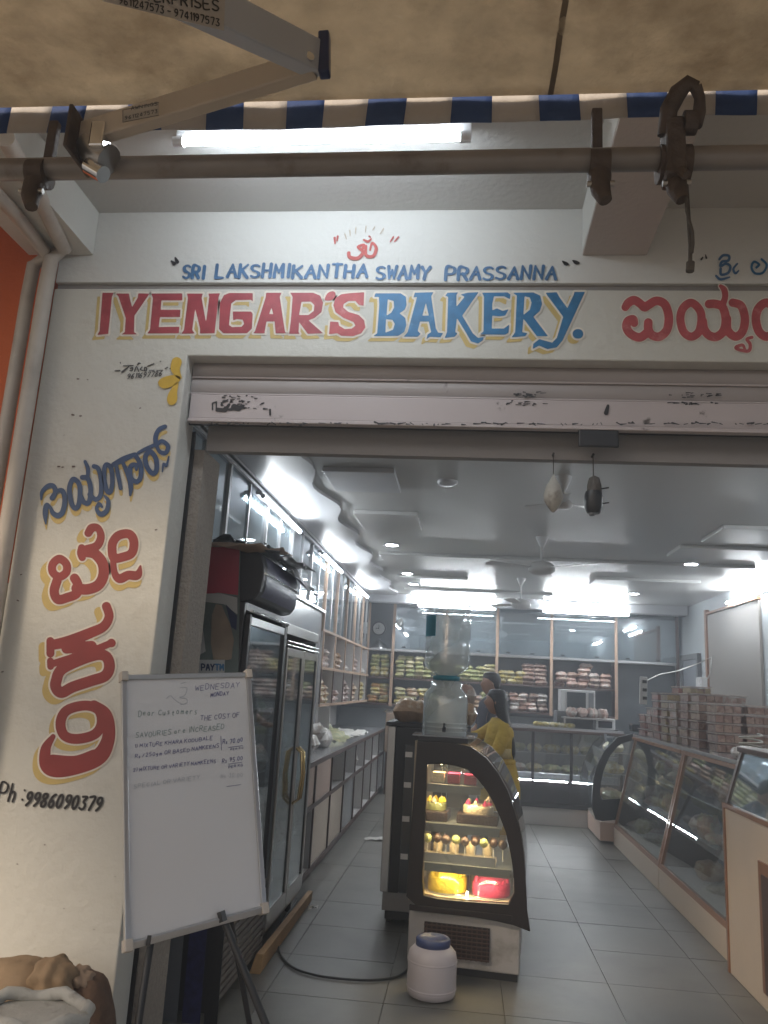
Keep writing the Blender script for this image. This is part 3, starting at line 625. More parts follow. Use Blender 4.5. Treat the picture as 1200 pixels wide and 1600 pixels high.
# ---------------------------------------------------------------- awning
aw = thing('awning', 'dirty beige canvas awning with a blue and white striped valance', 'awning', (0, 1.6, 2.9))
def zc(y): return 3.055-.10*(1.78-y)
def cloth(u, v):
    x = -3.2+6.4*u; y = 1.78-2.6*v
    z = zc(y)+.018*math.sin(x*2.3+1)+.03*noise2(x*.35, y*.5)+.012*noise2(x*1.3, y*2.2)-.03*math.sin(math.pi*min(1, v*1.2))
    z = zc(y)-.006+(z-zc(y)+.006)*min(1, v*4)
    z += min(1, v*5)*(.003*math.sin(y*60+x*3+4*noise2(x, y))*max(0, math.sin(x*2-.3))+.006*noise2(x*3.1, y*5.2)+.003*noise2(x*8, y*3))
    return (x, y, z)
part('canopy_cloth', MB().grid(cloth, 260, 110), M['cloth'], aw)
part('cloth_seam', MB().grid(lambda u, v: (lambda c: (c[0], c[1], c[2]-.004))((lambda X, Y: (.17+(X-.5)*.014, Y, zc(Y)+.018*math.sin((.17)*2.3+1)+.03*noise2(.17*.35, Y*.5)+.012*noise2(.17*1.3, Y*2.2)-.03*math.sin(math.pi*min(1, (1.78-Y)/2.6*1.2))-.004))(u, 1.78-.9*v)), 1, 40), M['clothd'], aw)
# valance: stripes edges measured along the wall side of the awning
xs = [-1.52, -1.42, -1.25, -1.13, -1.02, -.93]
edges = []; x = -2.94; blue = True
while x < 3.2:
    ww = .102 if blue else .118
    def vf(u, v, x=x, ww=ww):
        X = x+ww*u; wob = .004*math.sin(X*9)+.002*math.sin(X*31)
        return (X+.006*v*math.sin(X*7), 1.79+wob*.6, 3.068-.088*v+.004*math.sin(X*3)+.004*X)
    part('valance_stripe', MB().grid(vf, 4, 3), M['strb'] if blue else M['strw'], aw, thick=.004)
    x += ww; blue = not blue
pr = part('awning_rail', MB().tube([(-3.3, 1.62, 2.715+.018), (3.3, 1.62, 2.715+.030)], .0265, 18), M['gi']); tag(pr, 'dirty galvanised pipe across the front, carrying the awning', 'rail')
def clampy(name, lab, x, big=False):
    t = thing(name, lab, 'bracket', (x, 1.62, 2.7)); z = 2.724+.002*x
    n_ = .022 if not big else .034
    part('collar', MB().tube([(x-n_, 1.62, z), (x+n_, 1.62, z)], .036 if not big else .042, 14), M['rust'], t)
    part('strap', B(x-.012, x+.012, 1.64, 1.66, z+.02, z+.17), M['rust'], t, bevel=.003)
    part('lower_lug', MB().tube([(x, 1.61, z-.03), (x, 1.60, z-.075), (x+.01, 1.595, z-.105)], [.026, .022, .015], 10), M['rust'], t)
    part('bolt', MB().tube([(x-.03, 1.60, z-.06), (x+.03, 1.60, z-.06)], .007, 8), M['steel'], t)
    if big:
        part('winch_body', B(x-.026, x+.016, 1.57, 1.64, z-.055, z+.09), M['rust'], t, bevel=.008)
        part('winch_wheel', MB().tube([(x+.012, 1.58, z+.075), (x+.04, 1.58, z+.075)], .026, 14), M['rust'], t)
        part('hook', MB().tube([(x+.0, 1.57, z-.05), (x+.01, 1.56, z-.07)], .010, 8), M['rust'], t)
        part('side_arm', MB().tube([(x+.035, 1.58, z+.07), (x+.046, 1.575, z+.10), (x+.046, 1.57, z+.13), (x+.035, 1.56, z+.15)], [.018, .014, .012, .014], 10), M['rust'], t)
        part('top_plate', MB().tube([(x-.02, 1.6, z+.06), (x-.018, 1.58, z+.11), (x-.0, 1.57, z+.145), (x+.02, 1.56, z+.16), (x+.038, 1.56, z+.15)], [.02, .02, .02, .017, .012], 10), M['rust'], t)
    return t
clampy('awning_bracket', 'rusty pipe bracket at the left end beside the drainpipes', onY(62, 270, 1.62).x)
clampy('awning_bracket', 'hanging pipe bracket crossing the brownish beam', onY(936, 270, 1.62).x)
clampy('awning_bracket', 'big black winch bracket clamped where the rope hangs', onY(1052, 230, 1.62).x, True)
ak = thing('awning_knuckle', 'shiny metal knuckle holding the beige arm to the pipe', 'bracket', onY(155, 255, 1.6))
c0 = onY(155, 250, 1.58)
part('knuckle_body', MB().tube([c0+Vector((-.03, -.01, .03)), c0+Vector((.03, -.01, -.01))], .036, 14), M['steel'], ak)
part('pin', MB().tube([c0+Vector((-.012, -.02, -.03)), c0+Vector((.03, -.025, -.058))], .02, 12), M['chrome'], ak)
part('side_plate', B(c0.x-.048, c0.x-.038, 1.5, 1.62, c0.z-.02, c0.z+.09), M['rust'], ak, bevel=.003)
part('fork', B(c0.x+.0, c0.x+.035, 1.52, 1.56, c0.z-.005, c0.z+.06), M['chrome'], ak, bevel=.004)
# folding arm, two box sections meeting at an elbow
def boxsec(a, b, wv, hv):
    a, b = Vector(a), Vector(b); t = (b-a).normalized(); s = t.cross(Vector((0, 0, 1))).normalized(); u = s.cross(t)
    q = lambda p: [p-s*wv-u*hv, p+s*wv-u*hv, p+s*wv+u*hv, p-s*wv+u*hv]
    return MB().hexa(q(a), q(b))
ar = thing('folding_strut', 'folding awning strut of two box sections with stickers under the canvas', 'strut', (-.7, 1.4, 2.8))
pa, pb, pc = onY(128, 213, 1.56), onY(492, 100, 1.42), onY(250, -25, 1.05)
part('beige_section', boxsec(pa, pb, .016, .029), M['armw'], ar, bevel=.004)
part('grey_section', boxsec(pb+Vector((.0, .01, .02)), pc+Vector((0, 0, 0)), .02, .036), M['armg'], ar, bevel=.004)
part('elbow', boxsec(onY(507, 54, 1.42), onY(507, 118, 1.42), .014, .012), M['posterb'], ar, bevel=.004)
part('elbow_bolt', MB().tube([pb+Vector((-.01, -.03, -.02)), pb+Vector((.0, -.045, -.02))], .01, 8), M['chrome'], ar)
# stickers lying on the outer face of each section
def facemap(a, b, wv, hv, eps):
    a, b = Vector(a), Vector(b); t = (b-a).normalized(); s = t.cross(Vector((0, 0, 1))).normalized(); u = s.cross(t)
    o = Vector((0, 0, H)); mid = (a+b)/2; cands = [(s, wv), (-s, wv), (u, hv), (-u, hv)]
    n, hh = max(cands, key=lambda c: (o-mid-c[0]*c[1]).normalized().dot(c[0]))
    return lambda x, y: onP(x, y, a+n*(hh+eps), n)
f1 = facemap(pa, pb, .016, .029, .001); f1b = facemap(pa, pb, .016, .029, .002)
st1 = part('sticker', MB().add([f1(*p) for p in ((192,172),(248,160),(248,180),(192,191))], [(0,1,2,3)]), M['armw'], ar)
for t_, xa, ya, xb, yb, hh in (("AWNINGS", 205, 172, 246, 164, 5), ("9611247573", 195, 187, 246, 176, 5)):
    for ch, sh in write(t_, xa, ya, xb, yb, hh, .45): part('printed_letter', paint_mb(sh, f1b, res=.5), M['ink'], st1)
for a_, b__ in (((192,172),(248,160)), ((192,191),(248,180)), ((192,172),(192,191))):
    part('printed_line', paint_mb([('s', [(a_[0], a_[1], .4), (b__[0], b__[1], .4)])], f1b, res=.5), M['ink'], st1)
f2 = facemap(pb+Vector((.0, .01, .02)), pc, .02, .036, .001); f2b = facemap(pb+Vector((.0, .01, .02)), pc, .02, .036, .002)
st2 = part('sticker', MB().add([f2(*p) for p in ((160,-40),(352,-12),(350,48),(160,2))], [(0,1,2,3)]), M['strw'], ar)
for ch, sh in write("ENTERPRISES", 200, -5, 342, 17, 16, 1.3): part('printed_letter', paint_mb(sh, f2b, res=.7), M['ink'], st2)
for ch, sh in write("9611247573 - 9741197573", 186, 5, 343, 41, 11, .95): part('printed_letter', paint_mb(sh, f2b, res=.6), M['ink'], st2)
rp_ = MB()
q = [onY(1071, 250, 1.6), onY(1072, 280, 1.6), onY(1076, 340, 1.6), onY(1079, 385, 1.6), onY(1078, 420, 1.6)]
rp_.tube(q, .0045, 6)
rp_.tube([onY(1070, 262, 1.59), onY(1073, 330, 1.59), onY(1082, 362, 1.59), onY(1083, 380, 1.59), onY(1081, 395, 1.59)], .0035, 6)
rp_.tube([onY(1079, 410, 1.6), onY(1078, 424, 1.6)], .009, 8)
rr_ = part('rope', rp_, M['rope']); tag(rr_, 'knotted old rope hanging from the pipe at the winch bracket', 'rope')

# ---------------------------------------------------------------- rolling shutter
sh_ = thing('rolling_shutter', 'rolled up grey shutter showing its last slats and scratched bottom rail', 'shutter', (.5, 3.28, 2.66))
zs = [2.945, 2.868, 2.788]
for i in range(3):
    z1 = 2.945-.0785*i; z0 = z1-.0745
    if i == 2: break
    def sl(u, v, z0=z0, z1=z1): return (-1.272+4.2*u, 3.285-.010*math.sin(math.pi*v), z0+(z1-z0)*v)
    part('slat', MB().grid(sl, 1, 8), M['slat'], sh_)
    part('slat_lip', MB().tube([(-1.272, 3.277, z0-.002), (2.93, 3.277, z0-.002)], .005, 8), M['rail'], sh_)
    z0x = z0
part('bottom_rail', B(-1.265, 2.93, 3.268, 3.285, 2.672, 2.785), M['rail'], sh_, bevel=.004)
part('rail_angle', B(-1.265, 2.93, 3.255, 3.295, 2.652, 2.669), M['rail'], sh_, bevel=.003)
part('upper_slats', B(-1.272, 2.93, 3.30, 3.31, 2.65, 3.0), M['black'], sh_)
hd = onY(935, 677, 3.262)
part('handle_plate', B(hd.x-.083, hd.x+.083, 3.252, 3.268, hd.z-.062, 2.651), M['black'], sh_, bevel=.006)
smd = lambda d: (lambda x, y: onY(x, y, 3.268-d))
part('lock_hook', paint_mb([st([(950,634,2.2),(947,645,3.6)], 3)], smd(.004), res=.7), M['ink'], sh_)
part('lock_hook', paint_mb([st([(422,640,1.6),(422,648,1.6)], 3)], smd(.004), res=.7), M['ink'], sh_)
rs = random.Random(3); scr = []
scr += [('s', [(332,640,1.2),(332,630,1.2),(338,628,1.2),(338,642,1.2)]), ('s', [(340,640,3.2),(352,641,3),(358,632,2)]), ('s', [(366,636,5),(373,638,4.4),(380,634,2)])]
for i in range(60):
    x = 345+abs(rs.gauss(0, 32)); y = 618+rs.random()*24; scr.append(('s', [(x, y, .7+rs.random()*.8), (x+rs.random()*7, y+rs.uniform(-1, 1), .5)]))
part('black_scribble', paint_mb(scr, smd(.003), res=.6, lines=True), M['ink'], sh_, kind='stuff')
scr = []
for cx in (818, 1080):
    for i in range(34):
        x = cx+rs.gauss(0, 16 if cx < 900 else 22); y = (617+rs.gauss(0, 2.0)) if i % 2 else (630+rs.gauss(0, 1.6)); scr.append(('s', [(x, y, .6+rs.random()*.8), (x+rs.random()*9, y+rs.uniform(-1, 1), .5)]))
part('black_scribble', paint_mb(scr, smd(.003), res=.6, lines=True), M['ink'], sh_, kind='stuff')
scr = [('s', [(x, 662+rs.gauss(0, 1.3), .6+rs.random()*1.0), (x+12*rs.random(), 662+rs.gauss(0, 1.2), .5)]) for x in [300+i*6.2 for i in range(150)] if rs.random() < .55]
part('dirt_line', paint_mb(scr, lambda x, y: onY(x, y, 3.2535), res=.7, lines=True), M['ink'], sh_, kind='stuff')
part('guide_channel', B(-1.284, -1.262, 3.372, 3.383, -.1, 2.64), M['black'], sh_)
lb = part('lintel_beam', B(-1.21, 3.2, 3.385, 3.435, 2.555, 3.1), M['lintel']); tag(lb, 'plain grey lintel beam over the entrance behind the shutter', 'beam')

# hanging charms
h1 = thing('hanging_pouch', 'small pale cloth pouch hanging from the lintel', 'pouch', (.352, 3.34, 2.38))
part('string', MB().tube([(.352, 3.36, 2.57), (.352, 3.35, 2.45)], .002, 5), M['rope'], h1)
part('pouch', MB().lathe([(.004, .09), (.01, .075), (.03, .04), (.042, 0), (.038, -.03), (.022, -.055), (.006, -.075)], (.352, 3.345, 2.385), 14), M['ragw'], h1)
part('nail', MB().tube([(.352, 3.385, 2.572), (.352, 3.35, 2.572)], .005, 6), M['black'], h1)
h2 = thing('hanging_bundle', 'dark cloth bundle hanging from the lintel beside the pale pouch', 'bundle', (.523, 3.34, 2.38))
part('string', MB().tube([(.52, 3.36, 2.57), (.52, 3.35, 2.46)], .0025, 5), M['rope'], h2)
part('grey_top', MB().lathe([(.004, .09), (.022, .08), (.03, .05), (.032, 0), (.03, -.01)], (.523, 3.345, 2.385), 12), M['rope'], h2)
part('black_wrap', MB().lathe([(.034, .02), (.04, 0), (.038, -.05), (.03, -.07), (.026, -.075)], (.52, 3.345, 2.385), 12), M['black'], h2)
part('tail', MB().tube([(.51, 3.34, 2.33), (.512, 3.335, 2.30)], [.02, .012], 8), M['gpanel'], h2)
for zz in (.03, -.035): part('stick', MB().tube([(.535, 3.34, 2.385+zz), (.582, 3.335, 2.392+zz)], .003, 5), M['black'], h2)
part('nail', MB().tube([(.52, 3.385, 2.572), (.52, 3.35, 2.572)], .006, 6), M['black'], h2)

# ================================================================ INSIDE THE SHOP
# ---- interior tube lights, downlights, fans
def tubelight(lab, a, b, batt=(0, 0, .03), rad=.014, name='tube_light'):
    t = thing(name, lab, 'tube light', Vector(a)); a, b = Vector(a), Vector(b); d = (b-a).normalized()
    part('tube', MB().tube([a, b], rad, 10), M['tubel'] if a.x < -1.3 else M['tube'], t)
    o = Vector(batt)
    part('batten', boxsec(a+o-d*.03, b+o+d*.03, .022, .012), M['ceilw'], t)
    for p, s in ((a, -1), (b, 1)): part('end_cap', MB().tube([p+d*s*.002, p+d*s*.03], rad+.004, 10), M['ceilw'], t)
    return t
tubelight('lit tube nearest the entrance over the left glass cabinets', (-1.44, 5.3, 2.80), (-1.44, 6.55, 2.80), (-.03, 0, .02))
tubelight('lit tube midway along the left glass cabinets', (-1.44, 7.7, 2.80), (-1.44, 8.95, 2.80), (-.03, 0, .02))
tubelight('lit tube at the far end of the left glass cabinets', (-1.44, 10.2, 2.80), (-1.44, 11.45, 2.80), (-.03, 0, .02))
tubelight('lit tube on the back ceiling beam above the water bottle', (-.85, 12.08, 2.90), (.42, 12.08, 2.90), (0, 0, .03))
tubelight('lit tube just under the beam above the water bottle', (-.72, 12.1, 2.77), (.42, 12.1, 2.77), (0, .05, .0))
tubelight('lit tube on the back ceiling beam at the right', (1.15, 12.08, 2.90), (1.95, 12.08, 2.90), (0, 0, .03))
tubelight('lit tube just under the beam at the right', (1.15, 12.1, 2.77), (2.38, 12.1, 2.77), (0, .05, .0))
tubelight('upper lit tube high on the right wall', (3.18, 8.6, 2.90), (3.18, 9.8, 2.90), (.05, 0, .0))
tubelight('lower lit tube high on the right wall', (3.2, 9.0, 2.79), (3.2, 10.2, 2.79), (.04, 0, .0))
tubelight('lit tube high on the right wall close to the entrance', (3.2, 4.6, 2.86), (3.2, 5.8, 2.86), (.04, 0, .0))
def downlight(x, y, lab, z=None):
    z = z or ZC; t = thing('downlight', lab, 'downlight', (x, y, z))
    part('ring', MB().lathe([(.062, -.001), (.085, -.004), (.085, -.012), (.062, -.012)], (x, y, z), 20), M['ceilw'], t)
    part('lens', MB().lathe([(.001, -.009), (.061, -.009), (.061, -.013), (.001, -.014)], (x, y, z), 20), M['led'], t)
for x, y, l in ((-.77, 7.85, 'round downlight nearest of the three over the left aisle'), (-.75, 9.85, 'round downlight second of the three over the left aisle'), (-.74, 10.85, 'round downlight farthest of the three over the left aisle'),
                (2.21, 8.1, 'round downlight over the stacked biscuit boxes'), (2.22, 10.9, 'round downlight near the back wall on the right')):
    downlight(x, y, l, ZC-.036 if abs(y-8.1) < .3 and x > 0 else None)
def fan(lab, x, y, z, blades=3, a0=0, L=.52):
    kq = L/.52
    t = thing('ceiling_fan', lab, 'fan', (x, y, ZC))
    part('down_rod', MB().tube([(x, y, ZC), (x, y, z)], .012, 8), M['fanw'], t)
    part('canopy', MB().lathe([(.02, -.09), (.05, -.02), (.055, 0)], (x, y, ZC), 14), M['fanw'], t)
    part('motor', MB().lathe([(.03*kq, .07*kq), (.09*kq, .05*kq), (.12*kq, .02*kq), (.12*kq, -.02*kq), (.08*kq, -.05*kq), (.02*kq, -.06*kq)], (x, y, z), 20), M['fanw'], t)
    for i in range(blades):
        a = R(a0+i*360/blades); d = Vector((math.cos(a), math.sin(a), 0)); s = Vector((-d.y, d.x, .12))
        c = Vector((x, y, z+.005))
        q = [c+d*.1*kq-s*.035*kq, c+d*.1*kq+s*.035*kq, c+d*.3*kq+s*.065*kq, c+d*L+s*.075*kq, c+d*(L+.02), c+d*L-s*.06*kq, c+d*.3*kq-s*.05*kq]
        part('blade', MB().prism(q, (0, 0, .006)), M['fanw'], t)
fan('white ceiling fan just inside the entrance behind the hanging pouch', .60, 5.1, 2.76, 3, 25, .26)
fan('white ceiling fan over the middle of the shop', .66, 7.2, 2.66, 3, 80)
fan('white ceiling fan at the back of the shop', .66, 9.9, 2.62, 3, 10)
sd = thing('smoke_detector', 'small round cap on the ceiling between entrance and first fan', 'ceiling cap', (.05, 5.4, ZC))
part('cap', MB().lathe([(.07, 0), (.07, -.015), (.05, -.03), (.01, -.032)], (-.16, 5.3, ZC), 16), M['ceilw'], sd)

# ---- left upper glass cabinets, shelves and counter
XU = -1.5
uc = thing('glass_wall_cabinet', 'long run of glass fronted cabinets high on the left wall', 'cabinet', (-1.7, 8, 2.1))
part('carcass_top', B(-1.98, XU, 3.66, 12.55, 2.86, 2.895), M['lamg'], uc)
part('carcass_back', B(-1.979, -1.955, 3.66, 12.55, 2.32, 2.859), M['bluewall'], uc)
part('carcass_floor', B(-1.98, XU, 3.66, 8.38, 2.27, 2.30), M['lamg'], uc)
part('carcass_floor', B(-1.98, XU, 8.382, 12.55, 2.085, 2.11), M['woodl'], uc)
Y = 3.7; i = 0
posts = [3.72, 4.7, 5.68, 6.6, 7.5, 8.4, 9.2, 10.0, 10.8, 11.6, 12.45]
for i, y in enumerate(posts):
    zb = 2.30 if y < 8.3 else 2.111
    part('post', B(XU-.03, XU+.004, y-.018, y+.018, zb, 2.859), M['alu'] if y < 8 else M['woodl'], uc)
    if i < len(posts)-1:
        y2 = posts[i+1]; zb2 = 2.30 if y2 <= 8.41 else 2.111
        pn = part('glass_pane', B(XU-.02, XU-.014, y+.019, y2-.019, zb2+.001, 2.858), M['glassm'], uc)
        part('sliding_stile', B(XU-.013, XU-.002, (y+y2)/2-.012, (y+y2)/2+.012, zb2+.001, 2.858), M['alu'], pn)
for z in (2.862, 2.905):
    part('top_rail', B(XU-.0, XU+.016, 3.66, 12.5, z, z+.02), M['alu'], uc)
part('bottom_rail', B(XU+.001, XU+.012, 3.66, 8.38, 2.272, 2.296), M['alu'], uc)
gp = part('laminate_panel', B(-1.98, -1.52, 6.1, 8.36, .95, 2.268), M['lamg'], None); tag(gp, 'glossy grey laminate panel above the steel cooler under the left cabinets', 'panel')

ls = thing('bread_rack', 'white and wood edged bread rack along the left wall under the glass cabinets', 'shelf', (-1.7, 10.4, .94))
part('rack_back', B(-1.979, -1.955, 8.4, 12.55, .93, 2.083), M['lam'], ls)
for z, y1 in ((1.315, 12.55), (1.70, 12.55)):
    part('shelf_board', B(-1.954, -1.503, 8.4, y1, z-.012, z+.012), M['lam'], ls)
    part('shelf_edge', B(-1.5025, -1.49, 8.4, y1, z-.015, z+.015), M['woodl'], ls)
DY = [8.4, 9.2, 10.0, 10.8, 11.6, 12.4]
for y in DY:
    for z0, z1 in ((1.328, 1.687), (1.713, 2.084)):
        part('divider', B(-1.954, -1.505, y-.01, y+.01, z0, z1), M['lam'], ls)
        part('divider_edge', B(-1.504, -1.489, y-.012, y+.012, z0, z1), M['brown'] if z0 < 1.5 else M['woodl'], ls)
for y in (8.4, 9.2): part('divider', B(-1.954, -1.505, y-.01, y+.01, .932, 1.302), M['lam'], ls)
XC = -1.22
lc = thing('side_counter', 'long white topped counter with open cubby holes along the left wall', 'counter', (-1.6, 9.5, 0))
part('counter_top', B(-1.978, XC+.02, 6.05, 12.85, .885, .92), M['ctop'], lc, bevel=.004)
part('top_edge', B(XC+.0205, XC+.028, 6.05, 12.85, .878, .918), M['brown'], lc)
part('counter_back', B(-1.978, -1.95, 6.05, 12.85, .03, .884), M['lam'], lc)
part('mid_shelf', B(-1.949, XC, 6.05, 12.85, .535, .56), M['lam'], lc); part('mid_edge', B(XC+.0005, XC+.014, 6.05, 12.85, .53, .565), M['brown'], lc)
part('low_shelf', B(-1.949, XC, 6.05, 12.85, .03, .055), M['lam'], lc); part('low_edge', B(XC+.0005, XC+.014, 6.05, 12.85, .015, .06), M['brown'], lc)
CY2 = [6.1, 6.9, 7.75, 8.6, 9.45, 10.3, 11.15, 12.0, 12.83]
for y in CY2:
    for z0, z1 in ((.056, .534), (.561, .884)):
        part('partition', B(-1.949, XC-.001, y-.009, y+.009, z0, z1), M['lam'], lc); part('partition_edge', B(XC-.0005, XC+.013, y-.012, y+.012, z0+.004, z1-.002), M['brown'], lc)
part('cubby_door', B(XC-.012, XC-.002, 6.92, 7.73, .565, .875), M['lamp'], lc, label='peach door at the end of the upper row')
part('cubby_door', B(XC-.012, XC-.002, 6.12, 6.88, .565, .875), M['lamp'], lc)
for a, b_ in ((6.9, 7.75), (7.75, 8.6), (8.6, 9.45)):
    part('cubby_door', B(XC-.012, XC-.002, a+.014, b_-.014, .065, .525), M['lamg'] if a > 8 else M['cream'], lc)
# ---- packets
def packet_mesh(name, L, Wd, Hh, seed):
    rr = np.random.RandomState(seed); mb = MB(); nu, nv = 12, 9
    bend = rr.uniform(-.15, .15); tw = rr.uniform(-.1, .1); nz = rr.randn(nv+1, nu+1)*.10; nx = rr.randn(nv+1)*.012; lump = rr.randint(2, 4); ph = rr.rand()*6
    for sgn in (1, -1):
        def fn(u, v):
            a = min(1, math.sin(math.pi*u)*1.9)**.6 if 0 < u < 1 else 0; b = min(1, math.sin(math.pi*v)*2.2)**.5 if 0 < v < 1 else 0
            i_, j_ = int(round(u*nu)), int(round(v*nv))
            z = sgn*Hh/2*a*b*(1+nz[j_, i_]+.10*math.sin(u*math.pi*2*lump+ph))
            crimp = (.006*math.sin(v*50) if a < .1 else 0)
            return ((u-.5)*L*(1+nx[j_]*2)+tw*(v-.5)*.1, (v-.5)*Wd*(.86+.14*a)+tw*(u-.5)*.05, z+Hh/2+bend*Hh*(u-.5)**2*2+crimp)
        mb.grid(fn, nu, nv)
    return mb.mesh(name)
PM = {}
def packet(kind, x, y, z, rz, label, group, size=(.26, .16, .09), ry=0, rx=0, cat='packet', name='bread_packet'):
    key = (kind, size, random.randint(0, 3))
    if key not in PM:
        PM[key] = packet_mesh(name, *size, 11+len(PM)); PM[key].materials.append(PK[kind])
    o = bpy.data.objects.new(name, PM[key]); COL.objects.link(o); o.location = (x, y, z); o.rotation_euler = (rx, ry, rz)
    return tag(o, label, cat, group)
def pile(x0, x1, y, z, cols, rows, kinds, lab, grp, size=(.26, .16, .09), along='x', lean=.06, drop=.15, name='bread_packet'):
    for c in range(cols):
        f = (c+.5)/cols
        for r in range(rows):
            if r == rows-1 and random.random() < drop: continue
            kd = kinds[(c+r//2) % len(kinds)] if isinstance(kinds, (list, tuple)) else kinds
            p = x0+(x1-x0)*f+random.uniform(-.02, .02); rz = random.uniform(-lean, lean)*1.8
            zz = z+r*size[2]*.82
            if along == 'x': packet(kd, p, y+random.uniform(-.02, .02), zz, rz, lab, grp, size, ry=random.uniform(-.09, .09), name=name)
            else: packet(kd, y+random.uniform(-.015, .015), p, zz, rz+math.pi/2, lab, grp, size, name=name)
CC = {'yel': 'yellow', 'grn': 'green', 'pal': 'pale', 'org': 'orange', 'brn': 'brown', 'pnk': 'pinkish', 'wht': 'white', 'tan': 'tan', 'bis': 'brown'}
rack = [(0, 1.713, 'pnk', 3, 3), (0, 1.328, 'org', 3, 4), (1, 1.713, 'tan', 3, 3), (1, 1.328, 'pnk', 3, 2), (2, 1.713, 'wht', 2, 1), (2, 1.328, 'brn', 3, 4), (3, 1.713, 'pnk', 3, 4), (3, 1.328, 'tan', 3, 4), (4, 1.328, 'yel', 3, 4), (4, 1.713, 'wht', 2, 1)]
nth = ['nearest', 'second', 'middle', 'fourth', 'farthest']
for b_, z, kd, c_, r_ in rack:
    pile(DY[b_]+.06, DY[b_+1]-.06, -1.64, z, c_, r_, kd, '%s packets on the %s shelf of the %s bay of the left rack' % (CC[kd], 'upper' if z > 1.5 else 'lower', nth[b_]), 'packets on the left rack', size=(.19, .24, .075), along='y')
for i_, (y, z) in enumerate(((11.55, .57), (11.0, .57), (10.2, .57), (10.7, .06))):
    packet('wht', -1.45, y, z, random.random(), ['white bundle in the farthest upper cubby hole', 'white bundle in the second cubby hole from the end', 'white bundle in the middle upper cubby hole', 'white bundle in the lower open cubby hole'][i_], None, (.3, .3, .16), name='wrapped_bundle', cat='bundle')
ds = part('dark_sack', MB().lathe([(.05, 0), (.2, .02), (.22, .12), (.15, .24), (.05, .28)], (0, 0, 0), 14), M['posterb'], loc=(-1.45, 11.0, .06)); ds.location = (-1.45, 10.75, .06); tag(ds, 'dark blue sack in the lower open compartment of the left counter', 'sack')
for i_, (x, y, z, s_) in enumerate(((-1.5, 7.6, .93, .3), (-1.42, 8.15, .93, .28), (-1.55, 8.7, .93, .3), (-1.4, 7.25, .93, .26), (-1.45, 7.8, 1.01, .26))):
    packet('wht', x, y, z, random.random()*3, ['large white bag on the left counter', 'white bag on the counter beside the green paper', 'white bag at the back of the left counter', 'white bag nearest the steel cooler', 'white bag on top of the bags on the counter'][i_], 'white bags on the left counter', (s_, s_*.8, .14), name='white_bag', cat='bag')
gpk = part('green_paper', crumple((-1.6, 9.1, .925), (-1.3, 9.0, .925), (-1.3, 9.6, .93), (-1.6, 9.7, 1.08), .01, 8, 8, 4), PK['grn']); tag(gpk, 'light green paper packet on the left counter past the white bags', 'paper')
npp = part('newspaper', crumple((-1.7, 9.9, .93), (-1.3, 9.8, .928), (-1.28, 11.2, .928), (-1.7, 11.3, .95), .016, 12, 12, 5), M['paper']); tag(npp, 'crumpled newspaper sheets on the far part of the left counter', 'paper')

# ---- black drinks cooler (near) and steel cooler
XB = -1.1
f1_ = thing('drinks_cooler', 'black upright drinks cooler with a lit header, posters on its side', 'cooler', (-1.4, 4.4, 0))
part('cabinet_side', B(-1.78, XB-.02, 3.95, 3.985, .04, 1.93), M['black'], f1_, bevel=.006)
part('cabinet_side', B(-1.78, XB-.02, 4.815, 4.85, .04, 1.93), M['black'], f1_, bevel=.006)
part('cabinet_back', B(-1.80, -1.76, 3.986, 4.814, .04, 1.93), M['gpanel'], f1_)
part('cabinet_top', B(-1.78, XB-.02, 3.986, 4.814, 1.89, 1.93), M['black'], f1_)
part('cabinet_floor', B(-1.78, XB-.02, 3.986, 4.814, .40, .44), M['gpanel'], f1_)
fd = part('door_frame', B(XB-.018, XB+.01, 3.96, 3.995, .44, 1.87), M['blackp'], f1_, bevel=.004)
part('door_frame', B(XB-.018, XB+.012, 4.765, 4.83, .44, 1.87), M['blackp'], f1_, bevel=.004)
part('door_frame', B(XB-.018, XB+.01, 3.996, 4.764, 1.815, 1.86), M['alu'], f1_, bevel=.004)
part('door_frame', B(XB-.018, XB+.01, 3.996, 4.764, .44, .50), M['blackp'], f1_, bevel=.004)
part('door_glass', B(XB-.008, XB-.002, 3.996, 4.764, .501, 1.814), M['glassf'], f1_)
part('chrome_strip', MB().tube([(XB+.014, 3.96, 1.885), (XB+.014, 4.83, 1.885)], .008, 8), M['chrome'], f1_)
for z in (.75, 1.02, 1.30, 1.57):
    part('wire_shelf', B(-1.74, XB-.05, 3.99, 4.81, z, z+.012), M['alu'], f1_)
    for i_ in range(5): packet(random.choice(['pnk', 'tan', 'wht', 'brn', 'pal']), -1.22, 4.08+i_*.16, z+.013, random.random()*.4, 'wrapped item on the %s shelf inside the black cooler' % {.75: 'lowest', 1.02: 'second', 1.30: 'third', 1.57: 'top'}[z], 'goods inside the black cooler', (.2, .14, .10+.05*random.random()), name='wrapped_item')
for i_ in range(9):
    z = .07+.036*i_
    part('grille_slat', B(XB-.03, XB+.008, 3.97, 4.84, z, z+.024), M['grille'], f1_)
part('grille_back', B(XB-.06, XB-.04, 3.99, 4.81, .05, .395), M['black'], f1_)
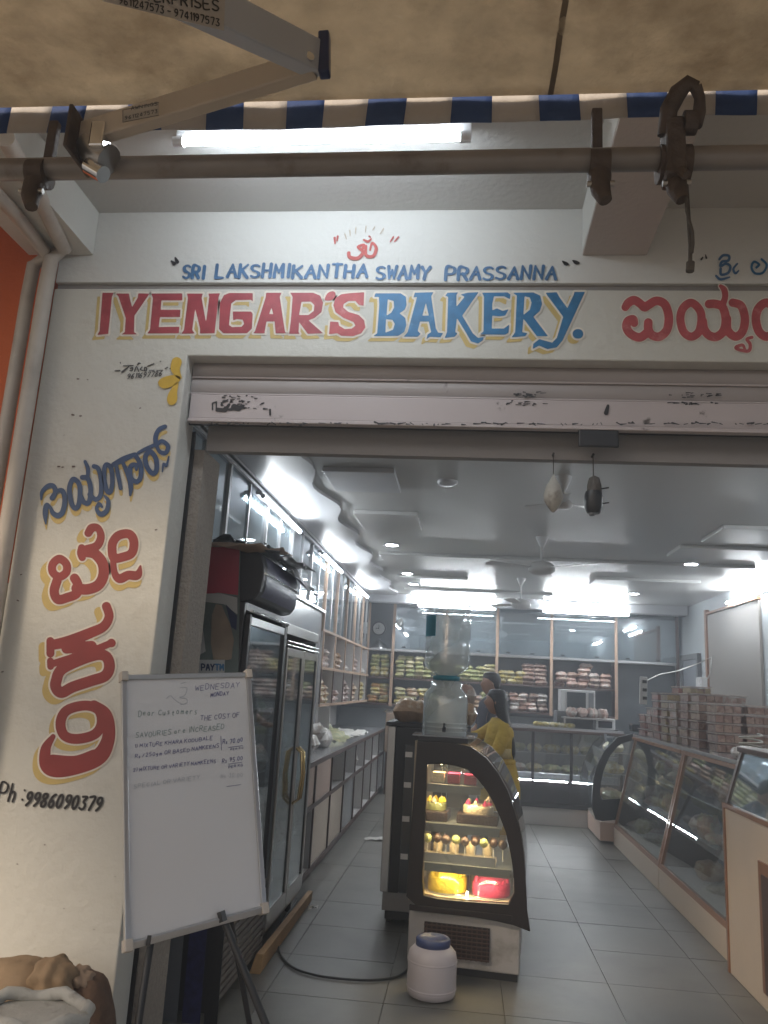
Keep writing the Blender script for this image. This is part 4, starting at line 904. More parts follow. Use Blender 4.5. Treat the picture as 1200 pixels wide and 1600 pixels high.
# curved header
prof = [(-.02, 1.935), (.02, 1.945), (.048, 1.985), (.06, 2.05), (.058, 2.12), (.04, 2.18), (.0, 2.20), (-.5, 2.20), (-.5, 1.935)]
part('header', MB().prism([(XB+px_, 3.96, pz) for px_, pz in prof], (0, .87, 0)), M['blackp'], f1_, bevel=.008)
prf = [(.035, 1.965), (.051, 1.99), (.061, 2.05), (.059, 2.12), (.044, 2.17)]
mbh = MB(); vsn = [(XB+a+.003, y, b_) for a, b_ in prf for y in (4.02, 4.77)]
mbh.add(vsn, [(i*2, i*2+1, i*2+3, i*2+2) for i in range(4)], True)
part('header_print', mbh, M['navy'], f1_)
part('header_strip', MB().tube([(XB+.066, 3.97, 2.08), (XB+.066, 4.82, 2.08)], .005, 8), M['chrome'], f1_)
# posters on the near side of the cooler
YS = 3.945
def poster(name, pts, m, e, parent, label=None):
    return part(name, MB().prism([Vector((p.x, YS-e, p.z)) for p in [onY(px_, py_, YS) for px_, py_ in pts]], (0, -.0015, 0)), m, parent, label=label)
po = thing('advert_poster', 'red and white advert poster with a child on the side of the black cooler', 'poster', (-1.35, YS, 1.8))
poster('poster_sheet', [(286,852),(376,852),(372,1070),(278,1070)], M['posterg'], .000, po)
poster('red_area', [(288,853),(375,853),(372,930),(340,926),(286,938)], M['posterr'], .002, po)
poster('white_area', [(286,939),(312,928),(345,927),(371,934),(371,960),(350,944),(318,940),(286,962)], M['posterw'], .0025, po)
poster('man_figure', [(287,965),(298,955),(300,940),(306,936),(312,941),(311,955),(326,968),(334,1000),(330,1040),(286,1045)], M['posterg'], .004, po)
poster('child_figure', [(330,1005),(332,960),(338,944),(347,946),(352,958),(360,975),(366,1000),(362,1030),(335,1035)], M['posters'], .0055, po)
poster('glass_jar_print', [(286,990),(318,985),(322,1018),(308,1026),(286,1022)], M['posterw'], .007, po)
poster('navy_area', [(353,944),(371,962),(370,985),(362,980)], M['posterb'], .006, po)
ps_ = thing('payment_sign', 'small white payment sign reading PAYTM under the advert poster', 'sign', (-1.4, YS, 1.6))
poster('sign_sheet', [(311,1031),(352,1031),(351,1066),(309,1066)], M['posterw'], .008, ps_)
for j_, (ch, sh) in enumerate(write("PAYTM", 315, 1047, 349, 1047, 9, 1.1)):
    part('printed_letter', paint_mb(sh, lambda x, y: onY(x, y, YS-.0105), res=.6), M['posterb'] if j_ < 3 else M['blue'], ps_)
for nm, a, b_, m_ in (('grey_side_panel', 200, 286, 'gpanel'), ('navy_side_print', 288, 322, 'navy'), ('black_side_band', 323, 349, 'black')):
    poster(nm, [(a+10, 1440), (b_+3, 1440), (b_-13, 1640), (a-8, 1640)], M[m_], .001, f1_)
# things dumped on the cooler
cb = part('cardboard_sheet', crumple((-1.75, 3.80, 2.15), (-1.02, 3.75, 2.20), (-1.0, 4.35, 2.25), (-1.75, 4.3, 2.25), .014, 12, 8, 8), M['card'], thick=.006); tag(cb, 'bent brown cardboard sheet lying on top of the black cooler', 'cardboard')
ts_ = part('plastic_sheet', crumple((-1.32, 3.95, 2.26), (-1.0, 3.93, 2.20), (-.93, 4.75, 2.20), (-1.45, 4.9, 2.33), .016, 16, 14, 9), M['tarpaulin'], thick=.004); tag(ts_, 'dark crumpled plastic sheet thrown over the black cooler header', 'plastic sheet')
ts2 = part('plastic_sheet', crumple((-1.12, 4.2, 2.29), (-1.0, 4.25, 2.16), (-.93, 4.95, 2.07), (-1.12, 5.0, 2.27), .010, 12, 10, 19), M['tarpaulin'], thick=.004); tag(ts2, 'dark plastic sheet drooping over the far corner of the black cooler', 'plastic sheet')

f2_ = thing('steel_cooler', 'stainless steel upright cooler with two glass doors beside the black cooler', 'cooler', (-1.4, 5.4, 0))
part('cabinet_side', B(-1.78, XB-.01, 4.87, 4.9, .1, 1.83), M['steel'], f2_); part('cabinet_side', B(-1.78, XB-.01, 5.91, 5.94, .1, 1.83), M['steel'], f2_)
part('cabinet_back', B(-1.8, -1.775, 4.9, 5.91, .1, 1.83), M['alu'], f2_)
part('cabinet_top', B(-1.78, XB+.004, 4.87, 5.94, 1.832, 1.90), M['steel'], f2_, bevel=.004)
for zz in (1.79, 1.765): part('top_strip', MB().tube([(XB+.008, 4.88, zz), (XB+.008, 5.93, zz)], .006, 8), M['chrome'], f2_)
part('cabinet_floor', B(-1.78, XB-.01, 4.9, 5.91, .1, .18), M['steel'], f2_)
for y0, y1 in ((4.88, 5.40), (5.41, 5.93)):
    d_ = part('door', B(XB-.009, XB+.012, y0, y0+.035, .14, 1.75), M['steel'], f2_, bevel=.003)
    part('door_stile', B(XB-.009, XB+.012, y1-.045, y1, .14, 1.75), M['steel'], d_, bevel=.003)
    part('door_rail', B(XB-.009, XB+.0115, y0+.0355, y1-.0455, 1.70, 1.75), M['steel'], d_); part('door_rail', B(XB-.009, XB+.0115, y0+.0355, y1-.0455, .14, .24), M['steel'], d_)
    part('door_glass', B(XB-.002, XB+.003, y0+.0355, y1-.0455, .241, 1.699), M['glassf'], d_)
    for zz in (.24, 1.699): pass
    part('gasket', B(XB+.0035, XB+.008, y1-.062, y1-.046, .241, 1.699), M['black'], d_)
for y, s in ((5.365, 1), (5.45, 1)):
    hp = [(XB+.012, y, 1.12), (XB+.05, y, 1.09), (XB+.062, y, .95), (XB+.05, y, .80), (XB+.012, y, .77)]
    part('handle', MB().tube(hp, .009, 8), M['brass'], f2_)
for z in (.5, .8, 1.1, 1.4):
    part('wire_shelf', B(-1.74, XB-.05, 4.91, 5.90, z, z+.012), M['alu'], f2_)
    for i_ in range(6): packet(random.choice(['grn', 'tan', 'wht', 'pal', 'brn']) if z < 1.3 else random.choice(['grn', 'yel', 'pal']), -1.24, 4.99+i_*.165, z+.013, random.random()*.3, 'wrapped item on the %s shelf inside the steel cooler' % {.5: 'lowest', .8: 'second', 1.1: 'third', 1.4: 'top'}[z], 'goods inside the steel cooler', (.2, .14, .11+.06*random.random()), name='wrapped_item')
for y in (4.95, 5.85): part('foot', MB().tube([(XB-.06, y, 0), (XB-.06, y, .1)], .02, 8), M['black'], f2_)
pl = part('wooden_plank', MB().hexa([Vector((-1.10, 4.62, .0)), Vector((-1.04, 4.62, .0)), Vector((-1.03, 4.62, .10)), Vector((-1.07, 4.62, .10))], [Vector((-1.10, 6.15, .0)), Vector((-1.05, 6.15, .0)), Vector((-1.045, 6.15, .07)), Vector((-1.08, 6.15, .07))]), M['plank'], bevel=.003); tag(pl, 'raw wooden plank lying on edge along the foot of the steel cooler', 'plank')

# ---- back wall shelving
YB = 12.6
bs_ = thing('back_shelving', 'full width shelving with glass top row on the back wall', 'shelf', (.8, 12.8, 1.25))
PX = [-1.52, -1.13, -.30, .49, 1.32, 2.29, 3.20]
part('shelf_back', B(-1.95, 2.28, 12.97, 12.99, 1.2, 2.9), M['greyback'], bs_); part('shelf_back', B(2.281, 3.25, 12.97, 12.99, .02, 2.115), M['greyback'], bs_)
part('glass_row_back', B(-1.1, 3.25, 12.90, 12.92, 2.13, 2.9), M['bluewall'], bs_)
part('glass_row_top', B(-1.95, 3.26, YB, 12.96, 2.86, 2.90), M['lamg'], bs_)
part('middle_board', B(-1.95, 3.26, YB, 12.96, 2.10, 2.125), M['lam'], bs_); part('board_edge', B(-1.95, 3.26, YB-.012, YB-.0005, 2.095, 2.13), M['alu'], bs_)
part('lower_board', B(-1.95, 2.28, YB, 12.96, 1.665, 1.69), M['brown'], bs_)
part('bottom_board', B(-1.95, 2.28, YB, 12.96, 1.26, 1.285), M['brown'], bs_)
for i_, x in enumerate(PX[1:]):
    part('post', B(x-.022, x+.022, YB-.02, YB+.0, 1.25 if x < 3 else .02, 2.90), M['woodl'] if x < 3 else M['brown'], bs_)
    if x < 3: part('partition', B(x-.008, x+.008, YB+.001, 12.96, 1.286, 2.09), M['brown'], bs_)
xs_ = PX[1:]
for i_ in range(5):
    pn = part('glass_pane', B(xs_[i_]+.023, xs_[i_+1]-.023, YB-.01, YB-.004, 2.131, 2.86), M['glassm'], bs_)
    part('finger_pull', B(xs_[i_]+.14, xs_[i_]+.2, YB-.016, YB-.011, 2.15, 2.17), M['black'], pn)
    part('finger_pull', B(xs_[i_+1]-.32, xs_[i_+1]-.26, YB-.016, YB-.011, 2.15, 2.17), M['black'], pn)
bay = ['far left', 'second', 'third', 'fourth', 'fifth']
def bpile(b_, z, cols, rows, kinds, size, f0=.03, f1=.97):
    x0, x1 = PX[b_]+.03, PX[b_+1]-.03; a, c = x0+(x1-x0)*f0, x0+(x1-x0)*f1
    kk = kinds if isinstance(kinds, str) else kinds[0]
    pile(a, c, 12.74, z, cols, rows, kinds, '%s bread packets in the %s bay, %s row of the back shelves' % (CC[kk], bay[b_], 'upper' if z > 1.5 else 'lower'), 'bread packets on the back shelves', size)
bpile(0, 1.692, 2, 2, 'yel', (.15, .22, .085)); bpile(0, 1.692+.145, 2, 3, 'grn', (.15, .22, .075), 0, .98)
bpile(1, 1.692, 5, 5, ['pal', 'grn'], (.145, .2, .08)); bpile(2, 1.692, 4, 4, 'grn', (.18, .2, .07), .2, .8)
bpile(2, 1.692, 1, 6, 'pal', (.2, .2, .065), .78, 1); bpile(3, 1.692, 3, 3, 'yel', (.15, .2, .075), 0, .5); bpile(3, 1.692, 2, 5, 'brn', (.2, .2, .075), .5, .95)
bpile(4, 1.692, 5, 3, ['brn', 'pnk', 'bis'], (.17, .2, .085)); bpile(4, 1.692+.22, 1, 2, 'pnk', (.2, .2, .08), .45, .65)
bpile(0, 1.288, 2, 5, ['org', 'yel'], (.16, .22, .07)); bpile(1, 1.288, 4, 4, ['yel', 'pal', 'tan'], (.18, .22, .075)); bpile(2, 1.288, 4, 4, ['pnk', 'grn', 'tan'], (.18, .22, .075))
bpile(3, 1.288, 5, 4, ['brn', 'wht', 'bis', 'pnk'], (.15, .2, .08)); bpile(2, 2.135, 4, 1, 'pnk', (.18, .2, .07), 0, .9); bpile(1, 2.135, 3, 1, 'brn', (.16, .2, .05), .1, .9)
cl = thing('wall_clock', 'round white faced clock on the back wall above the yellow packets', 'clock', (-1.4, 12.9, 2.46))
cc = onY(592, 982, 12.9)
def disc(c, r, y0, y1, n=24): return MB().prism([(c.x+r*math.cos(2*math.pi*k_/n), y0, c.z+r*math.sin(2*math.pi*k_/n)) for k_ in range(n)], (0, y1-y0, 0))
part('clock_rim', disc(cc, .115, 12.90, 12.955), M['black'], cl); part('clock_face', disc(cc, .095, 12.893, 12.899), M['clockw'], cl)
part('clock_hand', B(cc.x-.004, cc.x+.004, 12.889, 12.891, cc.z-.01, cc.z+.065), M['black'], cl); part('clock_hand', B(cc.x-.05, cc.x+.01, 12.886, 12.888, cc.z-.004, cc.z+.004), M['black'], cl)
wb = part('dome_cover', MB().lathe([(.13, 0), (.12, .04), (.07, .1), (.03, .13), (.02, .16)], (0, 0, 0), 14), M['alu'], loc=(0, 0, 0)); wb.location = (onY(592, 1010, 12.8).x, 12.8, 2.126); tag(wb, 'shiny dome cover on the shelf under the clock', 'cover')
tr = thing('wall_camera', 'small white camera at the corner above the back shelves', 'camera', (-.9, 12.5, 2.7))
cpt = onY(626, 972, 12.5)
part('camera_body', boxsec(cpt+Vector((-.03, -.05, -.04)), cpt+Vector((.0, .06, .03)), .03, .03), M['micro'], tr); part('camera_mount', MB().tube([cpt+Vector((0, .05, .02)), cpt+Vector((0, .14, .08))], .015, 8), M['ragw'], tr)
# second back low thing : cartons at the corner left of the centre
ct = thing('carton', 'open brown carton with plastic lining standing behind the left counter end', 'carton', (-.95, 12.3, .4))
part('carton_box', B(-1.15, -.78, 12.2, 12.5, .6, 1.16), M['card'], ct, bevel=.01)
part('plastic_lining', crumple((-1.2, 12.17, 1.16), (-.72, 12.17, 1.2), (-.72, 12.5, 1.22), (-1.2, 12.5, 1.2), .03, 10, 8, 3), M['plastic'], ct)
part('carton_stand', B(-1.13, -.8, 12.22, 12.48, .0, .598), M['brown'], ct)
pb_ = part('plastic_bag', MB().lathe([(.03, 0), (.12, .03), (.13, .2), (.09, .38), (.03, .5), (.05, .56)], (0, 0, 0), 12, .8), M['plastic']); pb_.location = (-.72, 10.6, .75); tag(pb_, 'clear plastic bag hanging beside the bread counter', 'bag')

# ---- display counter at the back (Y = 10.4)
bc = thing('back_display_counter', 'dark framed glass display counter across the back right', 'counter', (1.1, 10.7, 0))
part('plinth', B(.3, 1.95, 10.45, 10.95, .0, .205), M['lam'], bc)
part('base_board', B(.28, 1.97, 10.42, 10.98, .206, .26), M['maroon'], bc)
part('front_panel', B(.3, 1.95, 10.435, 10.45, .261, .52), M['maroon'], bc)
part('light_strip', B(.6, 1.3, 10.428, 10.434, .515, .525), M['tube'], bc); part('light_strip', B(1.36, 1.6, 10.428, 10.434, .515, .525), M['tube'], bc)
part('counter_top', B(.25, 2.0, 10.40, 10.98, 1.10, 1.135), M['brown'], bc, bevel=.005); part('glass_top', B(.27, 1.98, 10.42, 10.96, 1.1355, 1.165), M['ctop'], bc)
part('back_panel', B(.3, 1.95, 10.93, 10.95, .261, 1.099), M['greywall'], bc)
for x in (.29, .86, 1.33, 1.93): part('post', B(x, x+.035, 10.42, 10.455, .261, 1.099), M['maroon'], bc)
part('glass_pane', B(.33, 1.925, 10.424, 10.429, .53, 1.099), M['glasst'], bc)
for z in (.60, .84): part('glass_shelf', B(.33, 1.92, 10.47, 10.92, z, z+.01), M['ctop'], bc)
for i_ in range(7):
    for z, kd in ((.612, 'pnk'), (.852, 'pal')):
        packet(random.choice([kd, 'wht', 'yel', 'grn']), .47+i_*.22, 10.6, z, random.random(), 'sweets tray on the %s shelf of the back display counter' % ('upper' if z > .7 else 'lower'), 'trays inside the back display counter', (.19, .2, .09), name='sweets_tray', cat='tray')
mw = thing('microwave', 'white microwave with a dark door on a stand at the back counter', 'microwave', (1.5, 10.8, 1.3))
x0, x1 = onY(876, 1100, 10.8).x, onY(930, 1100, 10.8).x; z0 = onY(900, 1112, 10.8).z; z1 = onY(900, 1078, 10.8).z
part('case', B(x0, x1, 10.8, 11.1, z0, z1), M['micro'], mw, bevel=.01); part('door_window', B(x0+.08, x1-.12, 10.79, 10.799, z0+.05, z1-.03), M['microd'], mw); part('keypad', B(x1-.085, x1-.02, 10.792, 10.799, z0+.03, z1-.03), M['gpanel'], mw)
part('stand', B(x0-.05, x1+.1, 10.75, 11.15, 1.166, z0-.002), M['gpanel'], mw)
for i_ in range(4):
    o = packet('pnk', x0+.12+i_*.13, 10.66, 1.30, .3*i_, ['leftmost bun packet in front of the microwave', 'second bun packet from the left by the microwave', 'third bun packet from the left by the microwave', 'rightmost bun packet in front of the microwave'][i_], 'bun packets by the microwave', (.13, .12, .11), name='bun_packet')
trb = part('serving_tray', B(x0, x1+.15, 10.5, 10.72, 1.28, 1.298), M['alu']); tag(trb, 'metal tray under the bun packets by the microwave', 'tray')
part('tray_leg', B(x0+.02, x0+.04, 10.6, 10.62, 1.166, 1.28), M['alu'], trb); part('tray_leg', B(x1+.1, x1+.12, 10.6, 10.62, 1.166, 1.28), M['alu'], trb)
cr = thing('cash_printer', 'small dark machine in a white housing on the back counter', 'machine', (1.75, 10.6, 1.17)); xx = onY(930, 1120, 10.6).x
part('housing', B(xx, xx+.24, 10.55, 10.8, 1.166, 1.30), M['micro'], cr, bevel=.01); part('slot', B(xx+.03, xx+.2, 10.543, 10.549, 1.19, 1.27), M['microd'], cr)
for i_ in range(5): packet('yel', .95+i_*.1, 10.6, 1.166, i_, 'yellow snack packets on the back counter behind the person', 'yellow packets on the back counter', (.12, .1, .05), name='snack_packet')

# ---- curved glass case at the far end of the right counter
def curved_case(name, label, loc, rz, prof, depth, base, mframe, thick=.055, mirror=False, shelves=(), lit=None):
    t = thing(name, label, 'display case', loc, rz=rz, world=False)
    return t
cg = thing('curved_display_case', 'black framed curved glass case at the far end of the right counter', 'display case', (1.75, 9.6, 0))
pr_ = [onY(a, b_, 9.5) for a, b_ in ((990,1146),(965,1152),(945,1172),(932,1198),(926,1225),(925,1262),(932,1284),(992,1278))]
inner = [onY(a, b_, 9.5) for a, b_ in ((990,1156),(968,1163),(953,1181),(943,1204),(938,1228),(938,1250),(992,1247))]
def ring_prism(outer, inn, off):
    # frame made of quads between the two outlines (resampled to equal counts)
    def res(pts, n=28):
        P_ = pts+[pts[0]]; ds_ = [0]
        for a, b_ in zip(P_[:-1], P_[1:]): ds_.append(ds_[-1]+(b_-a).length)
        out = []
        for k_ in range(n):
            s_ = ds_[-1]*k_/n
            for i_ in range(len(ds_)-1):
                if ds_[i_] <= s_ <= ds_[i_+1]: f_ = (s_-ds_[i_])/max(1e-6, ds_[i_+1]-ds_[i_]); out.append(P_[i_].lerp(P_[i_+1], f_)); break
        return out
    n = 28; a = res(outer, n); b_ = res(inn, n); off = Vector(off); mb = MB()
    V = a+b_+[p+off for p in a]+[p+off for p in b_]; Fs = []
    for k_ in range(n):
        q = (k_+1) % n
        Fs += [(k_, q, n+q, n+k_), (2*n+q, 2*n+k_, 3*n+k_, 3*n+q), (k_, 2*n+k_, 2*n+q, q), (n+q, 3*n+q, 3*n+k_, n+k_)]
    return mb.add(V, Fs)
pr3 = [Vector(p) for p in pr_]; in3 = [Vector(p) for p in inner]
part('side_frame', ring_prism(pr3, in3, (0, .03, 0)), M['blackp'], cg)
part('side_glass', MB().prism([p+Vector((0, .01, 0)) for p in in3], (0, .005, 0)), M['glasst'], cg)
fr = pr3[1:7]; mbg = MB(); mbg.add([p+Vector((0, .031, 0)) for p in fr]+[p+Vector((0, .93, 0)) for p in fr], [(i_, i_+1, 7+i_-1, 6+i_) for i_ in range(5)], True)
part('curved_glass', mbg, M['glassm'], cg)
part('far_frame', ring_prism([p+Vector((0, .931, 0)) for p in pr3], [p+Vector((0, .931, 0)) for p in in3], (0, .03, 0)), M['blackp'], cg)
part('base', B(pr3[6].x+.04, 1.9, 9.51, 10.42, .02, pr3[6].z-.001), M['lamp'], cg)
for z in (.42, .72, .95): part('glass_shelf', B(1.62, 1.9, 9.55, 10.4, z, z+.01), M['ctop'], cg)
for i_, (z, kd) in enumerate(((.43, 'pal'), (.43, 'tan'), (.73, 'yel'), (.73, 'pal'), (.96, 'pal'))): packet(kd, 1.72, 9.68+.3*(i_ % 2), z, .4, 'pastry tray in the black curved case', 'pastry trays in the black curved case', (.2, .2, .1), name='pastry_tray', cat='tray')
sc = part('weighing_scale', B(0, .2, 0, .2, 0, .09), M['microd'], None, bevel=.02); p_ = onY(985, 1128, 9.9); sc.location = (p_.x, 9.8, 1.19); tag(sc, 'small dark machine on top of the black curved case', 'machine')

# ---- right display counter, sloping glass front
def sloped_section(lab, y0, y1, grp):
    t = thing('glass_display_counter', lab, 'display counter', (2.0, (y0+y1)/2, 0), group=grp)
    xb, xt, zb, zt = 1.68, 1.915, .185, 1.15
    fx = lambda z: xb+(xt-xb)*(z-zb)/(zt-zb)
    part('plinth', B(xb, 2.55, y0, y1, .0, zb-.001), M['cream'], t, bevel=.003)
    part('top_board', B(xt-.02, 2.6, y0, y1, zt+.001, zt+.03), M['ctop'], t, bevel=.003)
    part('top_frame', B(xt-.03, xt-.0, y0, y1, zt-.03, zt), M['wood'], t)
    part('floor_board', B(xb+.03, 2.55, y0, y1, zb, zb+.02), M['lam'], t)
    part('back_board', B(2.53, 2.55, y0, y1, zb+.021, zt), M['brown'], t)
    def sl(ya, yb, zlo, zhi, th, m, nm, off=0):
        q = lambda y: [Vector((fx(zlo)+off, y, zlo)), Vector((fx(zlo)+off+th, y, zlo)), Vector((fx(zhi)+off+th, y, zhi)), Vector((fx(zhi)+off, y, zhi))]
        return part(nm, MB().hexa(q(ya), q(yb)), m, t)
    sl(y0, y0+.045, zb, zt-.031, .03, M['wood'], 'front_post'); sl(y1-.045, y1, zb, zt-.031, .03, M['wood'], 'front_post')
    sl(y0+.046, y1-.046, zb, zb+.035, .03, M['wood'], 'bottom_frame')
    sl(y0+.046, y1-.046, zb+.036, zt-.031, .005, M['glasst'], 'glass_front', .012)
    part('side_board', MB().prism([(fx(zb)+.031, y1-.02, zb+.021), (2.52, y1-.02, zb+.021), (2.52, y1-.02, zt-.001), (fx(zt)+.031, y1-.02, zt-.001)], (0, .015, 0)), M['brown'], t)
    for z in (.50, .80): part('glass_shelf', B(fx(z)+.06, 2.5, y0+.03, y1-.03, z, z+.01), M['lamg'], t)
    return t
secs = [(5.42, 7.38), (7.40, 9.45)]
sloped_section('nearer glass display counter with wooden posts on the right', *secs[0], 'glass display counters on the right')
sloped_section('farther glass display counter with wooden posts under the tall box stacks', *secs[1], 'glass display counters on the right')
for si, (y0, y1) in enumerate(secs):
    for z, ks in ((.206, ['tan', 'pal', 'brn', 'pnk', 'wht']), (.512, ['tan', 'brn', 'brn', 'pnk', 'org']), (.812, ['brn', 'brn', 'yel', 'tan', 'pnk'])):
        for i_ in range(8):
            if random.random() < .12: continue
            packet(random.choice(ks), 1.92+.25*(z > .7)*.5+random.uniform(0, .12), y0+.2+i_*(y1-y0-.35)/7.5, z, random.random()*3, 'goods on the %s shelf of the %s right display counter' % ({.206: 'bottom', .512: 'middle', .812: 'top'}[z], 'nearer' if si == 0 else 'farther'), 'goods inside the right display counters', random.choice([(.22, .18, .14), (.3, .16, .08), (.16, .14, .17), (.24, .2, .06)]), name='wrapped_item')
# clear biscuit boxes stacked on the right counter
def biscuit_box(lab, x, y, z, kd, grp, s=(.19, .19, .075), rz=0):
    key = ('bx', kd, s)
    if key not in PM:
        b_ = MB()
        for ii in range(3):
            for jj in range(3): b_.box(-s[0]/2+.006+ii*(s[0]-.012)/3, -s[0]/2+.006+(ii+.92)*(s[0]-.012)/3, -s[1]/2+.006+jj*(s[1]-.012)/3, -s[1]/2+.006+(jj+.92)*(s[1]-.012)/3, .004, s[2]-.016-.006*random.random())
        m1 = b_.mesh('biscuits'); m1.materials.append(PK[kd])
        m2 = MB().box(-s[0]/2, s[0]/2, -s[1]/2, s[1]/2, 0, s[2]-.01).mesh('clear_tub'); m2.materials.append(M['plastic'])
        m3 = MB().box(-s[0]/2-.004, s[0]/2+.004, -s[1]/2-.004, s[1]/2+.004, s[2]-.0095, s[2]-.001).mesh('lid'); m3.materials.append(M['lidm'])
        PM[key] = (m1, m2, m3)
    t = thing('biscuit_box', lab, 'box', (x, y, z), grp, rz)
    for nm, me in zip(('biscuits', 'clear_tub', 'lid'), PM[key]):
        o = bpy.data.objects.new(nm, me); COL.objects.link(o); o.parent = t
M['lidm'] = mat('frosted lid', (.46, .38, .35), .3, var=.3, scale=20, coat=.3)
stacks = [(2.03, 9.15, 3, 'bir', 'farthest stack'), (2.05, 8.88, 4, 'pnk', 'second farthest stack'), (2.05, 8.58, 6, 'bir', 'tall reddish stack'), (2.27, 8.7, 7, 'bir', 'tallest orange stack at the back'), (2.06, 8.28, 6, 'biy', 'tan stack by the reddish one'), (2.30, 8.35, 7, 'biy', 'tall yellow stack at the back'),
          (2.07, 7.97, 5, 'pnk', 'middle pinkish stack'), (2.09, 7.66, 6, 'bis', 'brown stack past the middle'), (2.33, 7.95, 6, 'tan', 'tan stack at the back'), (2.10, 7.35, 6, 'bis', 'dark stack near the gap'), (2.35, 7.5, 6, 'pnk', 'pinkish stack at the back'), (2.13, 6.95, 5, 'bis', 'nearest stack'), (2.38, 7.0, 5, 'bis', 'nearest stack at the back')]
for x, y, n_, kd, lab in stacks:
    for i_ in range(n_):
        pos = 'bottom box' if i_ == 0 else ('top box' if i_ == n_-1 else 'box %s from the bottom' % ['', 'second', 'third', 'fourth', 'fifth', 'sixth'][i_])
        biscuit_box('clear biscuit box, %s of the %s' % (pos, lab), x+random.uniform(-.008, .008), y+random.uniform(-.008, .008), 1.181+i_*.0765, kd, 'clear biscuit boxes stacked on the right counter', (.21, .25, .075), random.uniform(-.05, .05))
for i_ in range(3):
    cg2 = packet('wht', 2.0+.07*i_, 6.15+.12*i_, 1.182, i_, ['crumpled white packet at the near end of the box stacks', 'white packet beside the cash desk', 'second white packet beside the cash desk'][i_], None, (.16, .12, .08), name='white_packet')
sp = thing('power_strip', 'white power strip standing on the biscuit boxes', 'power strip', (2.2, 8.4, 1.7))
p0 = onY(1006, 1078, 8.35); 
part('strip_body', boxsec(p0+Vector((-.01, 0, -.14)), p0+Vector((.0, 0, .13)), .02, .035), M['micro'], sp, bevel=.005)
for zz in (-.08, .0, .08): part('socket', B(p0.x-.02, p0.x+.02, 8.305, 8.313, p0.z+zz-.015, p0.z+zz+.015), M['blackp'], sp)
wr_ = part('white_cable', MB().tube([onY(1005, 1066, 8.35), onY(1030, 1054, 8.6), onY(1060, 1048, 9.2), onX(1095, 1035, 3.22), onX(1112, 1026, 3.22), onX(1110, 1050, 3.22), onX(1104, 1065, 3.22)], .007, 6), M['cablew']); tag(wr_, 'white cable running from the power strip to the right wall', 'cable')
mb_ = thing('meter_box', 'small white meter box between the side door and the beige panel', 'box', (3.22, 11.4, 1.6)); pm_ = onX(1100, 1074, 3.2)
part('box_body', B(3.13, 3.214, pm_.y-.12, pm_.y+.12, pm_.z-.13, pm_.z+.13), M['micro'], mb_, bevel=.008); part('box_cover', B(3.12, 3.129, pm_.y-.09, pm_.y+.09, pm_.z-.09, pm_.z+.09), M['lam'], mb_)

# ---- cash desk at the right edge
dk = thing('cash_desk', 'cream cash desk with a brown framed opening and slanted glass top at the right edge', 'desk', (1.9, 4.9, 0))
part('desk_side', B(1.63, 1.66, 4.3, 5.38, .0, .93), M['cream'], dk, bevel=.003)
part('desk_front', B(1.661, 2.4, 5.35, 5.38, .0, .93), M['cream'], dk)
part('corner_post', B(1.622, 1.664, 5.381, 5.41, .0, .96), M['wood'], dk)
part('opening_frame', B(1.615, 1.629, 4.62, 4.80, .09, .74), M['wood'], dk); part('opening_panel', B(1.608, 1.6145, 4.5, 4.74, .1, .68), M['brown'], dk)
part('desk_board', B(1.62, 2.4, 4.3, 5.38, .931, .96), M['wood'], dk, bevel=.003)
q = lambda y: [Vector((1.63, y, .961)), Vector((1.66, y, .961)), Vector((1.76, y, 1.27)), Vector((1.73, y, 1.27))]
part('slant_post', MB().hexa(q(5.34), q(5.38)), M['brown'], dk); part('slant_post', MB().hexa(q(4.3), q(4.34)), M['brown'], dk)
q2 = lambda y: [Vector((1.64, y, .965)), Vector((1.646, y, .965)), Vector((1.745, y, 1.265)), Vector((1.739, y, 1.265))]
part('slant_glass', MB().hexa(q2(4.341), q2(5.339)), M['glassm'], dk)
part('top_board', B(1.72, 2.4, 4.3, 5.40, 1.271, 1.30), M['brown'], dk, bevel=.004)
part('inner_back', B(2.3, 2.33, 4.3, 5.38, .961, 1.27), M['lam'], dk)
for i_ in range(5): packet('pal', 1.9+.05*i_, 4.5+.18*i_, .961, i_*.7, 'pale packet inside the slanted glass of the cash desk', 'pale packets inside the cash desk', (.22, .16, .12), name='pale_packet')
bsk = thing('wire_tray', 'small tray of snacks and a coiled white cable on the cash desk', 'tray', (1.8, 5.2, 1.3))
part('tray_base', B(1.78, 2.1, 4.6, 5.0, 1.301, 1.32), PK['tan'], bsk, bevel=.005)
part('coiled_cable', MB().tube([(1.74+.06*math.cos(a/3), 5.2+.09*math.sin(a/3), 1.312+.002*a) for a in range(0, 40)], .006, 6), M['cablew'], bsk)
packet('tan', 1.86, 4.85, 1.32, .3, 'tan snack packet on the cash desk tray', None, (.2, .14, .07), name='snack_packet')

